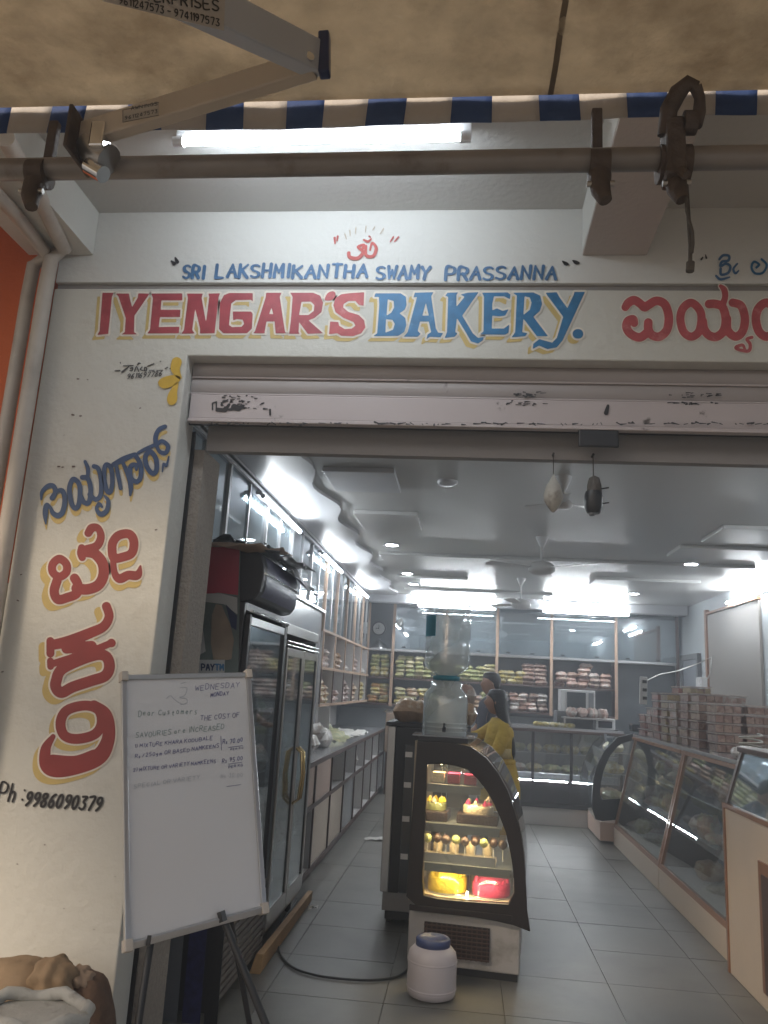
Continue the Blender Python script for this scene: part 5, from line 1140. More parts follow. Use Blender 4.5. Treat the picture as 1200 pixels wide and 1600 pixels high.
# ================================================================ CENTRE: curved glass cake case
TH = R(-5)
P0 = Vector((-.255, 4.87, 0)); eC = Vector((math.cos(TH), math.sin(TH), 0)); nC = Vector((-math.sin(TH), math.cos(TH), 0))  # nC points into the shop
def cpx(x, y, e=0):   # point on the side face, local coordinates (s, z)
    p = onP(x, y, P0, nC)-P0; return Vector((p.dot(eC), e, p.z))
cc_ = thing('cake_display_case', 'lit cake display case with a dark curved frame in the middle of the shop', 'display case', P0, rz=TH, world=False)
out_ = [cpx(*p) for p in ((652,1158),(700,1160),(728,1163),(752,1176),(775,1201),(795,1238),(810,1285),(819,1335),(822,1385),(824,1432),(829,1456),(812,1457),(800,1444),(640,1416),(634,1408))]
inn_ = [cpx(*p) for p in ((668,1194),(700,1194),(728,1200),(742,1212),(760,1235),(775,1262),(790,1300),(799,1340),(804,1380),(803,1405),(796,1413),(720,1408),(664,1402),(659,1395),(659,1390))]
DEP = .78
part('side_frame', ring_prism(out_, inn_, (0, .05, 0)), M['maroon'], cc_, bevel=.004)
part('side_glass', MB().prism([p+Vector((0, .02, 0)) for p in inn_], (0, .004, 0)), M['glasst'], cc_)
fo_ = list(out_); fo_[10] = (out_[9]+out_[12])*.5+Vector((.02, 0, 0)); fo_[9] = out_[8]*1.0; fo_[11] = (out_[12]+fo_[10])*.5
part('far_frame', ring_prism([p+Vector((0, DEP, 0)) for p in fo_], [p+Vector((0, DEP, 0)) for p in inn_], (0, .05, 0)), M['maroon'], cc_)
fr = [Vector(p) for p in catmull(out_[2:10], 6)]; mbg = MB(); n_ = len(fr)
mbg.add([p+Vector((0, .051, 0)) for p in fr]+[p+Vector((0, DEP-.001, 0)) for p in fr], [(i_, i_+1, n_+i_+1, n_+i_) for i_ in range(n_-1)], True)
part('curved_glass', mbg, M['glasst'], cc_)
zt = out_[0].z; sx0, sx1 = out_[0].x, out_[2].x
part('top_board', B(sx0-.0, sx1+.01, .0, DEP+.05, zt+.001, zt+.03), M['blackp'], cc_, bevel=.006)
part('back_panel', B(-.03, .0, .051, DEP-.001, .36, zt-.001), M['caseint'], cc_)
zb_ = out_[13].z
part('case_floor', B(.0, .60, .051, DEP-.001, zb_+.02, zb_+.04), M['caseint'], cc_)
bL, bR = cpx(655, 1500).x, cpx(797, 1500).x
bs1 = part('base', B(-.02, bR+.05, .04, DEP+.02, .04, zb_-.03), M['casew'], cc_, bevel=.008)
gl = cpx(662, 1442), cpx(765, 1452), cpx(763, 1524), cpx(664, 1515)
gx0, gx1 = min(p.x for p in gl)+.0, max(p.x for p in gl); gz0, gz1 = .09, gl[0].z
part('vent_recess', B(gx0, gx1, .03, .0385, gz0, gz1), M['vent'], cc_)
for i_ in range(13):
    x = gx0+(gx1-gx0)*(i_+.5)/13; part('vent_wire', B(x-.003, x+.003, .02, .0295, gz0, gz1), M['brown'], cc_)
for i_ in range(8):
    z = gz0+(gz1-gz0)*(i_+.5)/8; part('vent_wire', B(gx0, gx1, .012, .0195, z-.003, z+.003), M['brown'], cc_)
part('skid', B(-.0, bR+.04, .06, .12, .0, .039), M['black'], cc_); part('skid', B(-.0, bR+.04, DEP-.1, DEP-.04, .0, .039), M['black'], cc_)
part('lower_trim', B(out_[13].x, out_[12].x, -.012, -.001, zb_-.018, zb_+.012), M['maroon'], cc_, bevel=.003)
# shelves: edge lines measured on the side face
def shelf(pxl, pyl, pxr, h, nm='shelf'):
    a = cpx(pxl, pyl); b_ = cpx(pxr, pyl+6); z = (a.z+b_.z)/2
    part(nm, B(a.x+.01, b_.x, .065, DEP-.02, z-.008, z), M['cshelf'], cc_, bevel=.002)
    part('shelf_lip', B(a.x+.004, b_.x-.01, .055, .064, z-h, z+.002), M['cshelf'], cc_, bevel=.002)
    part('shelf_lamp', B(a.x+.03, b_.x-.03, .075, .095, z-.028, z-.009), M['warm'], cc_)
    return z, a.x, b_.x
s1 = shelf(662, 1226, 753, .045); s2 = shelf(662, 1290, 783, .045); s3 = shelf(660, 1354, 799, .045)
part('top_lamp', B(.06, .28, .12, .14, inn_[0].z-.005, inn_[0].z+.02), M['warm'], cc_)
zf = zb_+.04
def cake(name, lab, x, y, z, r, h, m, topm=None, extra=None, board='silver'):
    t = thing(name, lab, 'cake', P0+eC*x+nC*y+Vector((0, 0, z)), world=False)
    part('cake_board', MB().lathe([(r*1.18, 0), (r*1.2, .004), (r*1.18, .008)], (0, 0, 0), 24), M['alu'], t)
    part('cake_body', MB().lathe([(r, .009), (r*1.01, h*.3), (r*1.01, h*.85), (r*.97, h*.97), (r*.9, h), (r*.3, h+.002), (.002, h+.002)], (0, 0, 0), 28), m, t)
    if topm: part('icing_swirl', MB().lathe([(r*.75, h), (r*.72, h+.012), (r*.55, h+.018), (r*.1, h+.02)], (0, 0, 0), 24), topm, t)
    for k_ in range(9 if extra else 0):
        a = k_*2*math.pi/9; part('rosette', MB().lathe([(.013, 0), (.014, .008), (.008, .018), (.002, .026)], (math.cos(a)*r*.85, math.sin(a)*r*.85, h+.0), 8), extra, t)
    return t
cake('cake', 'round yellow cake on the bottom shelf of the lit case', .17, .28, zf, .115, .09, M['cakey'], M['cakey'], M['cakey'])
cake('cake', 'round pink cake on the bottom shelf of the lit case', .43, .28, zf, .11, .075, M['cakep'], M['cakep'], M['cakep'])
for i_, (x, c) in enumerate(((.17, 'yellow'), (.43, 'pink'))):
    t = thing('cake_wrap', 'clear upright wrap standing behind the %s cake' % c, 'wrap', P0+eC*x+nC*.28+Vector((0, 0, zf+.009)), world=False)
    part('clear_wrap', MB().lathe([(.128, 0), (.128, .13), (.126, .13), (.126, 0)], (0, 0, 0), 24), M['plastic'], t)
# lowest lamps glow between the cakes
part('floor_lamp', B(.295, .305, .14, .15, zf, zf+.035), M['warm'], cc_)
# middle shelf (s3): clear box of dark lollipop cakes
for i_ in range(9):
    x = .06+i_*.055; y = .12+.03*(i_ % 2)
    t = thing('cake_pop', 'dark round cake pop on a stick, in the row on the third shelf', 'cake pop', P0+eC*x+nC*y+Vector((0, 0, s3[0])), 'dark cake pops on the third shelf', world=False)
    part('stick', MB().tube([(0, 0, .03), (0, 0, .11)], .003, 6), M['paper'], t); part('ball', MB().lathe([(.004, .095), (.02, .105), (.026, .122), (.02, .14), (.004, .148)], (0, 0, 0), 12), M['choc'] if i_ % 3 else M['green'], t)
t = thing('clear_tray', 'clear tray holding the cake pops on the third shelf', 'tray', P0+Vector((0, 0, s3[0])), rz=TH, world=False)
part('tray_front', B(.02, .46, .085, .09, .0, .05), M['lamg'], t); part('tray_base', B(.02, .46, .091, .25, .001, .03), M['creamc'], t)
for i_ in range(4):
    t = thing('pastry_cup', 'cream pastry in a clear cup, back row of the third shelf', 'pastry', P0+eC*(.1+i_*.1)+nC*.32+Vector((0, 0, s3[0])), 'cream pastry cups on the third shelf', world=False)
    part('cup', MB().lathe([(.03, 0), (.036, .05), (.036, .07)], (0, 0, 0), 12), M['plastic'], t); part('cream', MB().lathe([(.025, .004), (.03, .06), (.018, .08), (.003, .095)], (0, 0, 0), 12), M['creamc'], t)
# second shelf: cakes in dark boxes
for i_, (x, ww, tm_, c) in enumerate(((.09, .16, M['green'], 'left'), (.345, .24, M['creamc'], 'right'))):
    t = thing('cake_box', 'open dark cake box, %s of the two on the second shelf of the lit case' % c, 'cake box', P0+eC*x+nC*.24+Vector((0, 0, s2[0])), rz=TH, world=False)
    part('box_tray', B(-ww/2, ww/2, -.11, .1, .0, .055), M['choc'], t, bevel=.006)
    part('cream_cake', MB().lathe([(ww*.38, .055), (ww*.39, .09), (ww*.35, .1), (.002, .102)], (0, 0, 0), 20), tm_, t)
    for k_ in range(7):
        a = k_*.9; part('rosette', MB().lathe([(.016, 0), (.017, .01), (.008, .022), (.002, .03)], (math.cos(a)*ww*.28, math.sin(a)*ww*.28, .1), 8), M['creamc'] if k_ % 2 else (M['cakep'] if i_ else M['cakey']), t)
    part('clear_collar', MB().lathe([(ww*.44, .056), (ww*.44, .12), (ww*.43, .12)], (0, 0, 0), 20), M['plastic'], t)
# top shelf
for i_, (x, m_, l) in enumerate(((.11, M['creamc'], 'cream pastry slices in a clear box, left on the top shelf'), (.20, M['caker'], 'red velvet slices in a clear box, middle of the top shelf'), (.30, M['caker'], 'red velvet slices in a clear box, right on the top shelf'))):
    t = thing('pastry_box', l, 'pastry box', P0+eC*x+nC*.16+Vector((0, 0, s1[0])), rz=TH, world=False)
    part('slices', B(-.035, .035, -.05, .05, .004, .05), m_, t, bevel=.004); part('icing', B(-.035, .035, -.05, .05, .0505, .06), M['cakep'] if m_ is M['caker'] else M['creamc'], t)
    part('clear_box', B(-.043, .043, -.06, .06, .001, .085), M['plastic'], t)
for (px_, py_, s_, m_, l) in ((765, 1248, .02, 'posters', 'peach cream flower'), (788, 1310, .022, 'posters', 'peach wrapped sweet')): pass
fl_ = thing('cream_flower', 'peach and white sugar flower at the front of the second shelf', 'sugar flower', P0+eC*(cpx(768, 1255).x)+nC*.1+Vector((0, 0, cpx(768, 1255).z)), world=False)
for k_ in range(6):
    a = k_*math.pi/3; part('petal', MB().lathe([(.002, -.012), (.016, -.004), (.018, .006), (.004, .016)], (math.cos(a)*.018, math.sin(a)*.01, .006*(k_ % 2)), 8), M['creamc'] if k_ % 2 else PK['pnk'], fl_)

# small case behind, seen left of the cake case
sc_ = thing('side_display_case', 'narrow black and silver glass case standing behind the cake case', 'display case', (-.5, 5.7, 0))
def B5(x0, x1, y0, y1, z0, z1): return B(x0, x1, y0, y1, z0, z1)
part('silver_stile', B5(-.515, -.462, 5.7, 5.75, .21, 1.28), M['alu'], sc_, bevel=.004)
part('black_stile', B5(-.460, -.392, 5.695, 5.75, .21, 1.28), M['blackp'], sc_, bevel=.004)
for i_, z in enumerate((.42, .66, .88, 1.08)): part('label_strip', B5(-.389, -.34, 5.705, 5.709, z, z+.035), M['alu'], sc_)
part('dark_glass', B5(-.39, -.1, 5.71, 5.74, .21, 1.28), M['microd'], sc_)
part('top_board', B5(-.53, -.08, 5.68, 6.6, 1.281, 1.31), M['blackp'], sc_, bevel=.005)
part('back_panel', B5(-.52, -.49, 5.751, 6.6, .21, 1.28), M['gpanel'], sc_)
part('base', B5(-.50, -.1, 5.72, 6.6, .09, .209), M['casew'], sc_, bevel=.006)
part('base_floor', B5(-.48, -.12, 5.76, 6.6, .03, .089), M['black'], sc_)
for y in (5.8, 6.5): part('wheel', MB().tube([(-.47, y, .03), (-.44, y, .03)], .03, 12), M['black'], sc_)
part('black_box', B5(-.43, -.28, 5.66, 5.9, 1.16, 1.275), M['blackp'], sc_)
bpts = [(-.38, 5.85, 1.312, 'tan', .1, 'bread loaf packet on top of the narrow case left of the bottles'), (-.15, 5.8, 1.312, 'tan', .6, 'bread loaf packet behind the water dispenser'), (-.02, 6.2, 1.302, 'tan', .2, 'bread loaf packet leaning right of the dispenser'), (-.22, 6.2, 1.312, 'pnk', .3, 'pinkish loaf packet at the back of the narrow case'), (-.02, 6.5, 1.44, 'pnk', .0, 'pinkish loaf on the rear stand'), (-.02, 6.5, 1.302, 'brn', .2, 'brown loaf on the rear stand')]
for x, y, z, kd, rz, lab in bpts: packet(kd, x, y, z, rz, lab, None, (.24, .17, .15), name='bread_loaf')
bst = part('rear_stand', B(-.1, .06, 6.1, 6.7, .0, 1.30), M['gpanel'], None, bevel=.01); tag(bst, 'grey stand behind the cake case carrying loaves', 'stand')

# ---- water bottle and dispenser on the cake case
wd = thing('water_dispenser', 'clear plastic water dispenser jar with a black tap on the cake case', 'dispenser', P0+eC*.125+nC*.22+Vector((0, 0, zt+.03)), world=False); wd.scale = (1.1, 1.1, 1)
part('jar', MB().lathe([(.12, .0), (.125, .01), (.125, .22), (.12, .25), (.09, .285), (.085, .33), (.083, .33), (.088, .285), (.117, .25), (.122, .22), (.122, .012)], (0, 0, 0), 32), M['water'], wd)
for z in (.02, .045, .07): part('ridge', MB().lathe([(.1255, z), (.129, z+.006), (.1255, z+.012)], (0, 0, 0), 32), M['water'], wd)
part('tray', B(-.17, .17, -.15, .13, -.001, .006), M['ctop'], wd)
part('tap', MB().tube([(0.0, -.127, .05), (0, -.16, .05), (0, -.165, .03)], [.012, .012, .01], 8), M['black'], wd); part('tap_handle', MB().tube([(0, -.145, .055), (0, -.15, .08)], .006, 6), M['black'], wd)
bo = thing('water_bottle', 'big clear upturned water bottle with a teal label on the dispenser', 'water bottle', P0+eC*.125+nC*.22+Vector((0, 0, zt+.03+.335)), world=False); bo.scale = (1.12, 1.12, 1.0)
pfb = [(.028, -.05), (.03, .0), (.05, .02), (.118, .07), (.130, .10), (.130, .14), (.124, .155), (.130, .17), (.130, .22), (.123, .235), (.130, .25), (.131, .40), (.124, .415), (.130, .43), (.128, .47), (.09, .492), (.04, .485), (.002, .484)]
part('bottle_shell', MB().lathe([(r*.98, z) for r, z in pfb], (0, 0, 0), 36), M['water'], bo)
part('water_fill', MB().lathe([(.0, -.04), (.045, .022), (.112, .072), (.122, .10), (.122, .135), (.0, .136)], (0, 0, 0), 28), M['water'], bo)
a0_ = math.radians(196)
part('label', MB().grid(lambda u, v: (.1295*math.cos(a0_+u*.75), .1295*math.sin(a0_+u*.75), .26+.13*v), 8, 1), M['tealm'], bo)
part('neck_ring', MB().lathe([(.06, -.004), (.075, .0), (.075, .022), (.05, .028)], (0, 0, 0), 24), M['tealm'], bo)

# ---- drum, cable, scraps
dr_ = thing('plastic_drum', 'white plastic drum with a blue screw lid in front of the cake case', 'drum', (-.118, 4.56, 0), world=False); dr_.scale = (.98, .98, .90)
part('drum_body', MB().lathe([(.10, .0), (.125, .012), (.13, .04), (.13, .20), (.124, .235), (.10, .262), (.09, .268)], (0, 0, .001), 32), M['drum'], dr_)
for z in (.05, .19): part('drum_rib', MB().lathe([(.1295, z-.006), (.1335, z), (.1295, z+.006)], (0, 0, .001), 32), M['drum'], dr_)
part('drum_lid', MB().lathe([(.086, .262), (.092, .266), (.092, .30), (.085, .308), (.07, .310), (.066, .303), (.002, .303)], (0, 0, .001), 32), M['druml'], dr_)
cab = [onZ(x, y, .008) for x, y in ((464,1405),(455,1420),(440,1440),(434,1465),(438,1490),(455,1510),(490,1523),(540,1530),(590,1531),(625,1524),(645,1505))]
cabs = []
for i_ in range(len(cab)-1):
    for k_ in range(4):
        p0_, p1_, p2_, p3_ = cab[max(i_-1, 0)], cab[i_], cab[i_+1], cab[min(i_+2, len(cab)-1)]; t_ = k_/4
        cabs.append(.5*((2*p1_)+(p2_-p0_)*t_+(2*p0_-5*p1_+4*p2_-p3_)*t_*t_+(3*p1_-p0_-3*p2_+p3_)*t_**3))
co_ = part('power_cable', MB().tube(cabs+[cab[-1]], .0065, 6), M['cable']); tag(co_, 'black power cable curling over the floor towards the cake case', 'cable')
def scrap(name, lab, x, y, s, seed):
    p = onZ(x, y, .012)
    o = part(name, crumple(p+Vector((-s, -s*.5, 0)), p+Vector((s, -s*.4, .002)), p+Vector((s*.8, s*.6, .006)), p+Vector((-s*.7, s*.4, .004)), .006, 6, 5, seed), M['paper']); tag(o, lab, 'litter')
scrap('paper_scrap', 'white paper sheet dropped on the aisle floor left of the cases', 588, 1310, .13, 1)
scrap('paper_scrap', 'small crumpled paper scrap on the floor beside the plank', 490, 1418, .035, 2)
scrap('paper_scrap', 'tiny white scrap on the floor near the whiteboard leg', 447, 1457, .012, 3)

# ================================================================ WHITEBOARD ON EASEL
TL, TR_, BL, BR_ = onY(193, 1058, 2.85), onY(387, 1054, 3.2), onY(199, 1478, 2.60), onY(412, 1420, 2.965)
nB = (TR_-TL).cross(BL-TL).normalized()
if nB.dot(Vector((0, 0, H))-TL) < 0: nB = -nB
BR_ = onP(412, 1420, TL, nB)
bd = thing('whiteboard', 'whiteboard with handwritten savoury prices leaning on an easel by the entrance', 'whiteboard', (TL+BR_)/2)
bmap = lambda d: (lambda x, y: onP(x, y, TL+nB*d, nB))
part('board_panel', MB().prism([TL, TR_, BR_, BL], -nB*.012), M['board'], bd)
def edgebar(a, b_, wv=.009, nm='frame_edge', m=None):
    part(nm, boxsec(a+nB*.0, b_+nB*.0, wv, wv), m or M['alu'], bd, bevel=.002)
edgebar(TL, TR_); edgebar(BL, BR_, .011); edgebar(TL, BL); edgebar(TR_, BR_)
for c in (TL, TR_, BL, BR_): 
    part('corner_cap', boxsec(c+(TL-BL).normalized()*.018, c-(TL-BL).normalized()*.018, .013, .018), M['pvc'], bd, bevel=.003)
ez = thing('easel', 'black tubular easel behind the whiteboard', 'easel', (BL+BR_)/2-Vector((0, 0, .7)))
L1, L2 = onP(236, 1468, TL-nB*.02, nB), onP(346, 1428, TL-nB*.02, nB)
def down(p, px_, py_, Yf):
    q_ = onY(px_, py_, Yf); d_ = (q_-p); s_ = (p.z+.14)/(-d_.z); return p+d_*s_
part('leg', MB().tube([onP(250, 1200, TL-nB*.02, nB), L1, down(L1, 216, 1600, L1.y-.05)], .012, 10), M['black'], ez)
part('leg', MB().tube([onP(330, 1200, TL-nB*.02, nB), L2, down(L2, 415, 1600, L2.y-.02)], .013, 10), M['black'], ez)
part('leg', MB().tube([onP(300, 1100, TL-nB*.03, nB), down(onP(300, 1100, TL-nB*.03, nB), 388, 1590, 3.32)], .011, 10), M['black'], ez)
part('clip', boxsec(onP(345, 1424, TL+nB*.012, nB), onP(349, 1440, TL+nB*.012, nB), .012, .008), M['black'], ez)
part('clip', boxsec(onP(234, 1462, TL+nB*.012, nB), onP(231, 1478, TL+nB*.012, nB), .006, .006), M['black'], ez)
bm = bmap(.0016)
def hand(t_, x0, y0, x1, y1, h, r, m, jit=.14, slant=.1):
    r = r*.8
    for ch, sh in write(t_, x0, y0, x1, y1, h, r, slant=slant, jit=jit): part('written_letter', paint_mb(sh, bm, res=.55, lines=True), m, bd)
hand("WEDNESDAY", 305, 1079, 374, 1074, 8, .5, M['inkb']); hand("MONDAY", 329, 1089, 357, 1086, 6, .6, M['inkb'])
hand("Dear Customers", 216, 1119, 309, 1115, 9, .6, M['inkg']); hand("THE COST OF", 313, 1126, 374, 1120, 7, .55, M['inkb'])
hand("SAVOURIES are INCREASED", 212, 1153, 350, 1139, 8, .6, M['inkg'])
hand("1) MIXTURE KHARA KODUBALE", 210, 1169, 332, 1156, 5.5, .55, M['inkb']); hand("Rs/250gm OR BASED NAMKEENS", 211, 1185, 342, 1168, 5.5, .55, M['inkb'])
hand("2) MIXTURE OR VARIETY NAMKEENS:", 208, 1206, 340, 1191, 5.5, .55, M['inkb'])
hand("Rs 70.00", 348, 1162, 379, 1159, 6.5, .6, M['inkb']); hand("PER KG", 360, 1172, 380, 1170, 3, .4, M['inkb']); hand("Rs 95.00", 347, 1192, 379, 1188, 6.5, .6, M['inkb']); hand("PER KG", 357, 1200, 379, 1197, 4, .5, M['inkb'])
hand("SPECIAL OR VARIETY", 209, 1232, 312, 1217, 6, .5, M['inkf']); hand("Rs 30.00", 345, 1216, 379, 1214, 6, .4, M['inkf'])
for a_, b__ in (((345,1150),(346,1172)), ((357,1168),(379,1165)), ((357,1194),(378,1191)), ((354,1229),(376,1226))):
    part('written_line', paint_mb([('s', [(a_[0], a_[1], .45), (b__[0], b__[1], .45)])], bm, res=.5), M['inkb'], bd)
part('written_drawing', paint_mb([st([(283,1068),(290,1066)], .5), st([(282,1074),(292,1075),(289,1086),(281,1090),(291,1092),(292,1098),(284,1100),(274,1094),(266,1087),(260,1092)], .5), st([(282,1101),(291,1100)], .45)], bm, res=.5), M['inkf'], bd)

# ---- sacks in the bottom left corner
sk_ = thing('crumpled_paper_sack', 'crumpled tan paper sack heaped against the wall in the bottom left corner', 'sack', (-1.75, 2.9, 0))
def lump(c, rx, ry, rz_, seed, amp=.12, nu=34, nv=20):
    rr = np.random.RandomState(seed); ph = rr.rand(8, 3)*6; fr_ = rr.uniform(1.5, 5.5, (8, 3))
    def fn(u, v_):
        a, t_ = u*2*math.pi, v_*math.pi; n3 = (math.sin(t_)*math.cos(a), math.sin(t_)*math.sin(a), math.cos(t_))
        k_ = 1+amp*sum(abs(math.sin(f_[0]*n3[0]+p_[0])*math.sin(f_[1]*n3[1]+p_[1]+f_[2]*n3[2]))-.35 for f_, p_ in zip(fr_, ph))*.34*math.sin(t_)**.5
        return (c.x+n3[0]*rx*k_, c.y+n3[1]*ry*k_, max(-.149, c.z+n3[2]*rz_*k_))
    return MB().grid(fn, nu, nv)
part('sack_fold', lump(onY(18, 1590, 2.95), .19, .14, .19, 1, .2), M['cardl'], sk_)
part('sack_fold', lump(onY(84, 1530, 2.93), .07, .07, .07, 2, .35), M['cardl'], sk_)
part('sack_fold', lump(onY(122, 1530, 2.98), .05, .05, .04, 6, .35), M['card'], sk_)
sb = part('brown_sack', lump(onY(122, 1640, 3.0), .12, .11, .255, 4, .14), M['cardd']); tag(sb, 'dirty dark brown sack leaning on the pier foot behind the tan one', 'sack')
wt = thing('white_sack', 'greyish white sack with a rolled rim in the bottom left corner', 'sack', (-1.5, 2.5, -.15)); pw = onY(38, 1585, 2.45)
part('sack_body', MB().lathe([(.15, -.6), (.18, -.4), (.165, -.2), (.155, -.02)], (pw.x, 2.5, pw.z), 28, .8), M['ragw'], wt)
part('rolled_rim', MB().tube([(pw.x+.158*math.cos(a*.2244)+.006*math.sin(a*2.1), 2.5+.125*math.sin(a*.2244), pw.z-.008+.010*math.sin(a*1.3)) for a in range(29)], .019, 10), M['ragw'], wt)
part('sack_inside', MB().lathe([(.145, -.03), (.12, -.05), (.002, -.06)], (pw.x, 2.5, pw.z), 24, .8), M['ragw'], wt)

# ================================================================ PEOPLE
def loft(rings, n=18):
    """rings: (centre, rx, ry, angle) horizontal ellipses"""
    mb = MB(); vs_ = []
    for c, rx, ry, a in rings:
        for k_ in range(n):
            t_ = 2*math.pi*k_/n; x, y = rx*math.cos(t_), ry*math.sin(t_)
            vs_.append((c[0]+x*math.cos(a)-y*math.sin(a), c[1]+x*math.sin(a)+y*math.cos(a), c[2]))
    m_ = len(rings)
    mb.add(vs_, [(i_*n+k_, i_*n+(k_+1) % n, (i_+1)*n+(k_+1) % n, (i_+1)*n+k_) for i_ in range(m_-1) for k_ in range(n)]+[list(range(n))[::-1], list(range((m_-1)*n, m_*n))], True)
    return mb
def skin_body(name, joints, edges, radii, m, parent, root=0, sub=2):
    me = bpy.data.meshes.new(name); me.from_pydata([Vector(j)-W[parent] for j in joints], edges, []); me.materials.append(m)
    o = bpy.data.objects.new(name, me); COL.objects.link(o); o.parent = parent; W[o] = W[parent]
    sm = o.modifiers.new('skin', 'SKIN'); me.skin_vertices[0]
    for i_, r in enumerate(radii):
        me.skin_vertices[0].data[i_].radius = (r, r) if not isinstance(r, tuple) else r; me.skin_vertices[0].data[i_].use_root = (i_ == root)
    sm.use_smooth_shade = True
    ss = o.modifiers.new('sub', 'SUBSURF'); ss.levels = sub; ss.render_levels = sub
    return o
px0 = .30; py0 = 7.35     # the woman stands turned to the left, hair down her back
pe = thing('person', 'person in a mustard yellow kurta with long black hair, arm on the counter', 'person', (px0, py0, 0))
v = lambda x, y, z: Vector((px0+x, py0+y, z))
J = [v(0, 0, .90), v(0, 0, 1.10), v(-.01, 0, 1.28), v(-.02, -.0, 1.38), v(-.03, -.0, 1.45),      # pelvis..neck
     v(.03, -.14, 1.33), v(-.04, -.19, 1.14), v(-.17, -.2, 1.04), v(-.24, -.18, 1.05),             # near arm
     v(-.06, .15, 1.33), v(-.2, .2, 1.24), v(-.38, .16, 1.22), v(-.46, .12, 1.22),                 # far arm reaching forward
     v(.01, -.08, .86), v(.0, -.09, .46), v(.02, -.09, .07), v(-.10, -.09, .03),
     v(-.01, .08, .86), v(-.03, .09, .46), v(-.01, .09, .07), v(-.13, .09, .03)]
Ed = [(0,1),(1,2),(2,3),(3,4),(2,5),(5,6),(6,7),(7,8),(2,9),(9,10),(10,11),(11,12),(0,13),(13,14),(14,15),(15,16),(0,17),(17,18),(18,19),(19,20)]
Ra = [.13,.11,.12,.06,.048,.05,.04,.03,.022,.05,.038,.028,.022,.085,.055,.035,.03,.085,.055,.035,.03]
skin_body('body', J, Ed, Ra, M['skin'], pe)
hc = v(-.05, 0, 1.575)
def headf(u, w_):
    a = u*2*math.pi; t_ = w_*math.pi; r = math.sin(t_)
    x = math.cos(a)*r*.088; y = math.sin(a)*r*.072; z = math.cos(t_)*.115
    if math.cos(a) < -.3: x -= .008*math.exp(-((z+.01)/.03)**2)*(-math.cos(a)) + .016*math.exp(-((z+.005)/.018)**2)*max(0, -math.cos(a)-.85)/.15   # nose
    x -= .01*max(0, -z-.06)*5
    y *= 1-.25*max(0, -z/.115); return hc+Vector((x, y, z))
part('head', MB().grid(headf, 28, 18), M['skin'], pe)
for s in (-1, 1):
    part('ear', MB().lathe([(.002, -.02), (.01, -.01), (.012, .008), (.004, .02)], hc+Vector((0, s*.073, -.005)), 8), M['skin'], pe)
    part('eye', MB().lathe([(.001, -.005), (.007, 0), (.001, .005)], hc+Vector((-.083, s*.028, .012)), 8), M['ink'], pe)
part('mouth', MB().tube([hc+Vector((-.086, -.018, -.052)), hc+Vector((-.09, 0, -.052)), hc+Vector((-.086, .018, -.052))], .004, 6), M['redd'], pe)
part('hair', loft([(hc+Vector((.01, 0, .122)), .02, .02, 0), (hc+Vector((.012, 0, .112)), .07, .06, 0), (hc+Vector((.016, 0, .07)), .095, .084, 0), (hc+Vector((.035, 0, .0)), .088, .09, 0), (hc+Vector((.06, -.01, -.08)), .066, .088, 0), (hc+Vector((.085, -.02, -.16)), .055, .09, 0), (hc+Vector((.115, -.03, -.26)), .045, .085, 0), (hc+Vector((.145, -.04, -.36)), .042, .07, 0), (hc+Vector((.16, -.05, -.46)), .034, .05, 0), (hc+Vector((.165, -.05, -.52)), .01, .015, 0)], 20), M['hair'], pe)
part('kurta', loft([(v(-.02, 0, 1.43), .06, .07, 0), (v(-.01, 0, 1.38), .10, .165, 0), (v(-.0, 0, 1.31), .125, .19, 0), (v(-.01, 0, 1.18), .145, .175, 0), (v(-.0, 0, 1.06), .135, .155, 0), (v(.0, 0, .94), .17, .185, 0), (v(.01, 0, .80), .185, .20, 0), (v(.01, 0, .60), .185, .22, 0), (v(.01, 0, .42), .20, .24, 0)], 24), M['kurta'], pe)
part('sash', loft([(v(.0, 0, 1.055), .143, .16, .0), (v(.0, 0, 1.035), .15, .168, .0), (v(.0, 0, 1.015), .147, .166, .0)], 24), M['kurta'], pe)
part('print_panel', loft([(v(-.02, -.02, 1.16), .142, .165, .1), (v(-.02, -.02, 1.11), .14, .163, .1), (v(-.015, -.02, 1.07), .137, .16, .1)], 24), M['kurta2'], pe)
part('sleeve', MB().tube([v(.02, -.12, 1.36), v(.03, -.18, 1.28), v(-.03, -.225, 1.15), v(-.10, -.235, 1.085), v(-.16, -.21, 1.05)], [.06, .068, .058, .052, .045], 14), M['kurta'], pe)
part('sleeve', MB().tube([v(-.05, .12, 1.35), v(-.12, .19, 1.29), v(-.2, .2, 1.245), v(-.27, .19, 1.23)], [.06, .06, .052, .044], 14), M['kurta'], pe)
for s in (-1, 1): part('trouser_leg', MB().tube([v(0, s*.09, .6), v(-.01, s*.09, .3), v(.01, s*.09, .08)], [.09, .075, .055], 12), M['kurtaw'], pe)
def hand5(p, d, up, parent):
    d = d.normalized(); up = up.normalized(); s = d.cross(up)
    for i_, (o_, L_) in enumerate(((-.024, .06), (-.008, .07), (.008, .065), (.024, .05))):
        b0 = p+s*o_+d*.01; part('finger', MB().tube([b0, b0+d*L_*.5, b0+d*L_*.9-up*L_*.25, b0+d*L_-up*L_*.5], [.008, .0075, .007, .005], 6), M['skin'], parent)
    b0 = p-s*.026-d*.03; part('thumb', MB().tube([b0, b0-s*.02+d*.025, b0-s*.02+d*.05-up*.01], [.01, .009, .006], 6), M['skin'], parent)
    part('palm', boxsec(p-d*.055, p+d*.015, .028, .011), M['skin'], parent, bevel=.008)
hand5(v(-.29, -.17, 1.05), Vector((-1, .1, .05)), Vector((0, 0, 1)), pe)
hand5(v(-.51, .11, 1.22), Vector((-1, -.2, 0)), Vector((0, 0, 1)), pe)
bg_ = thing('handbag', 'dark handbag hanging at the front of the person in yellow', 'handbag', (px0-.18, py0-.26, .8))
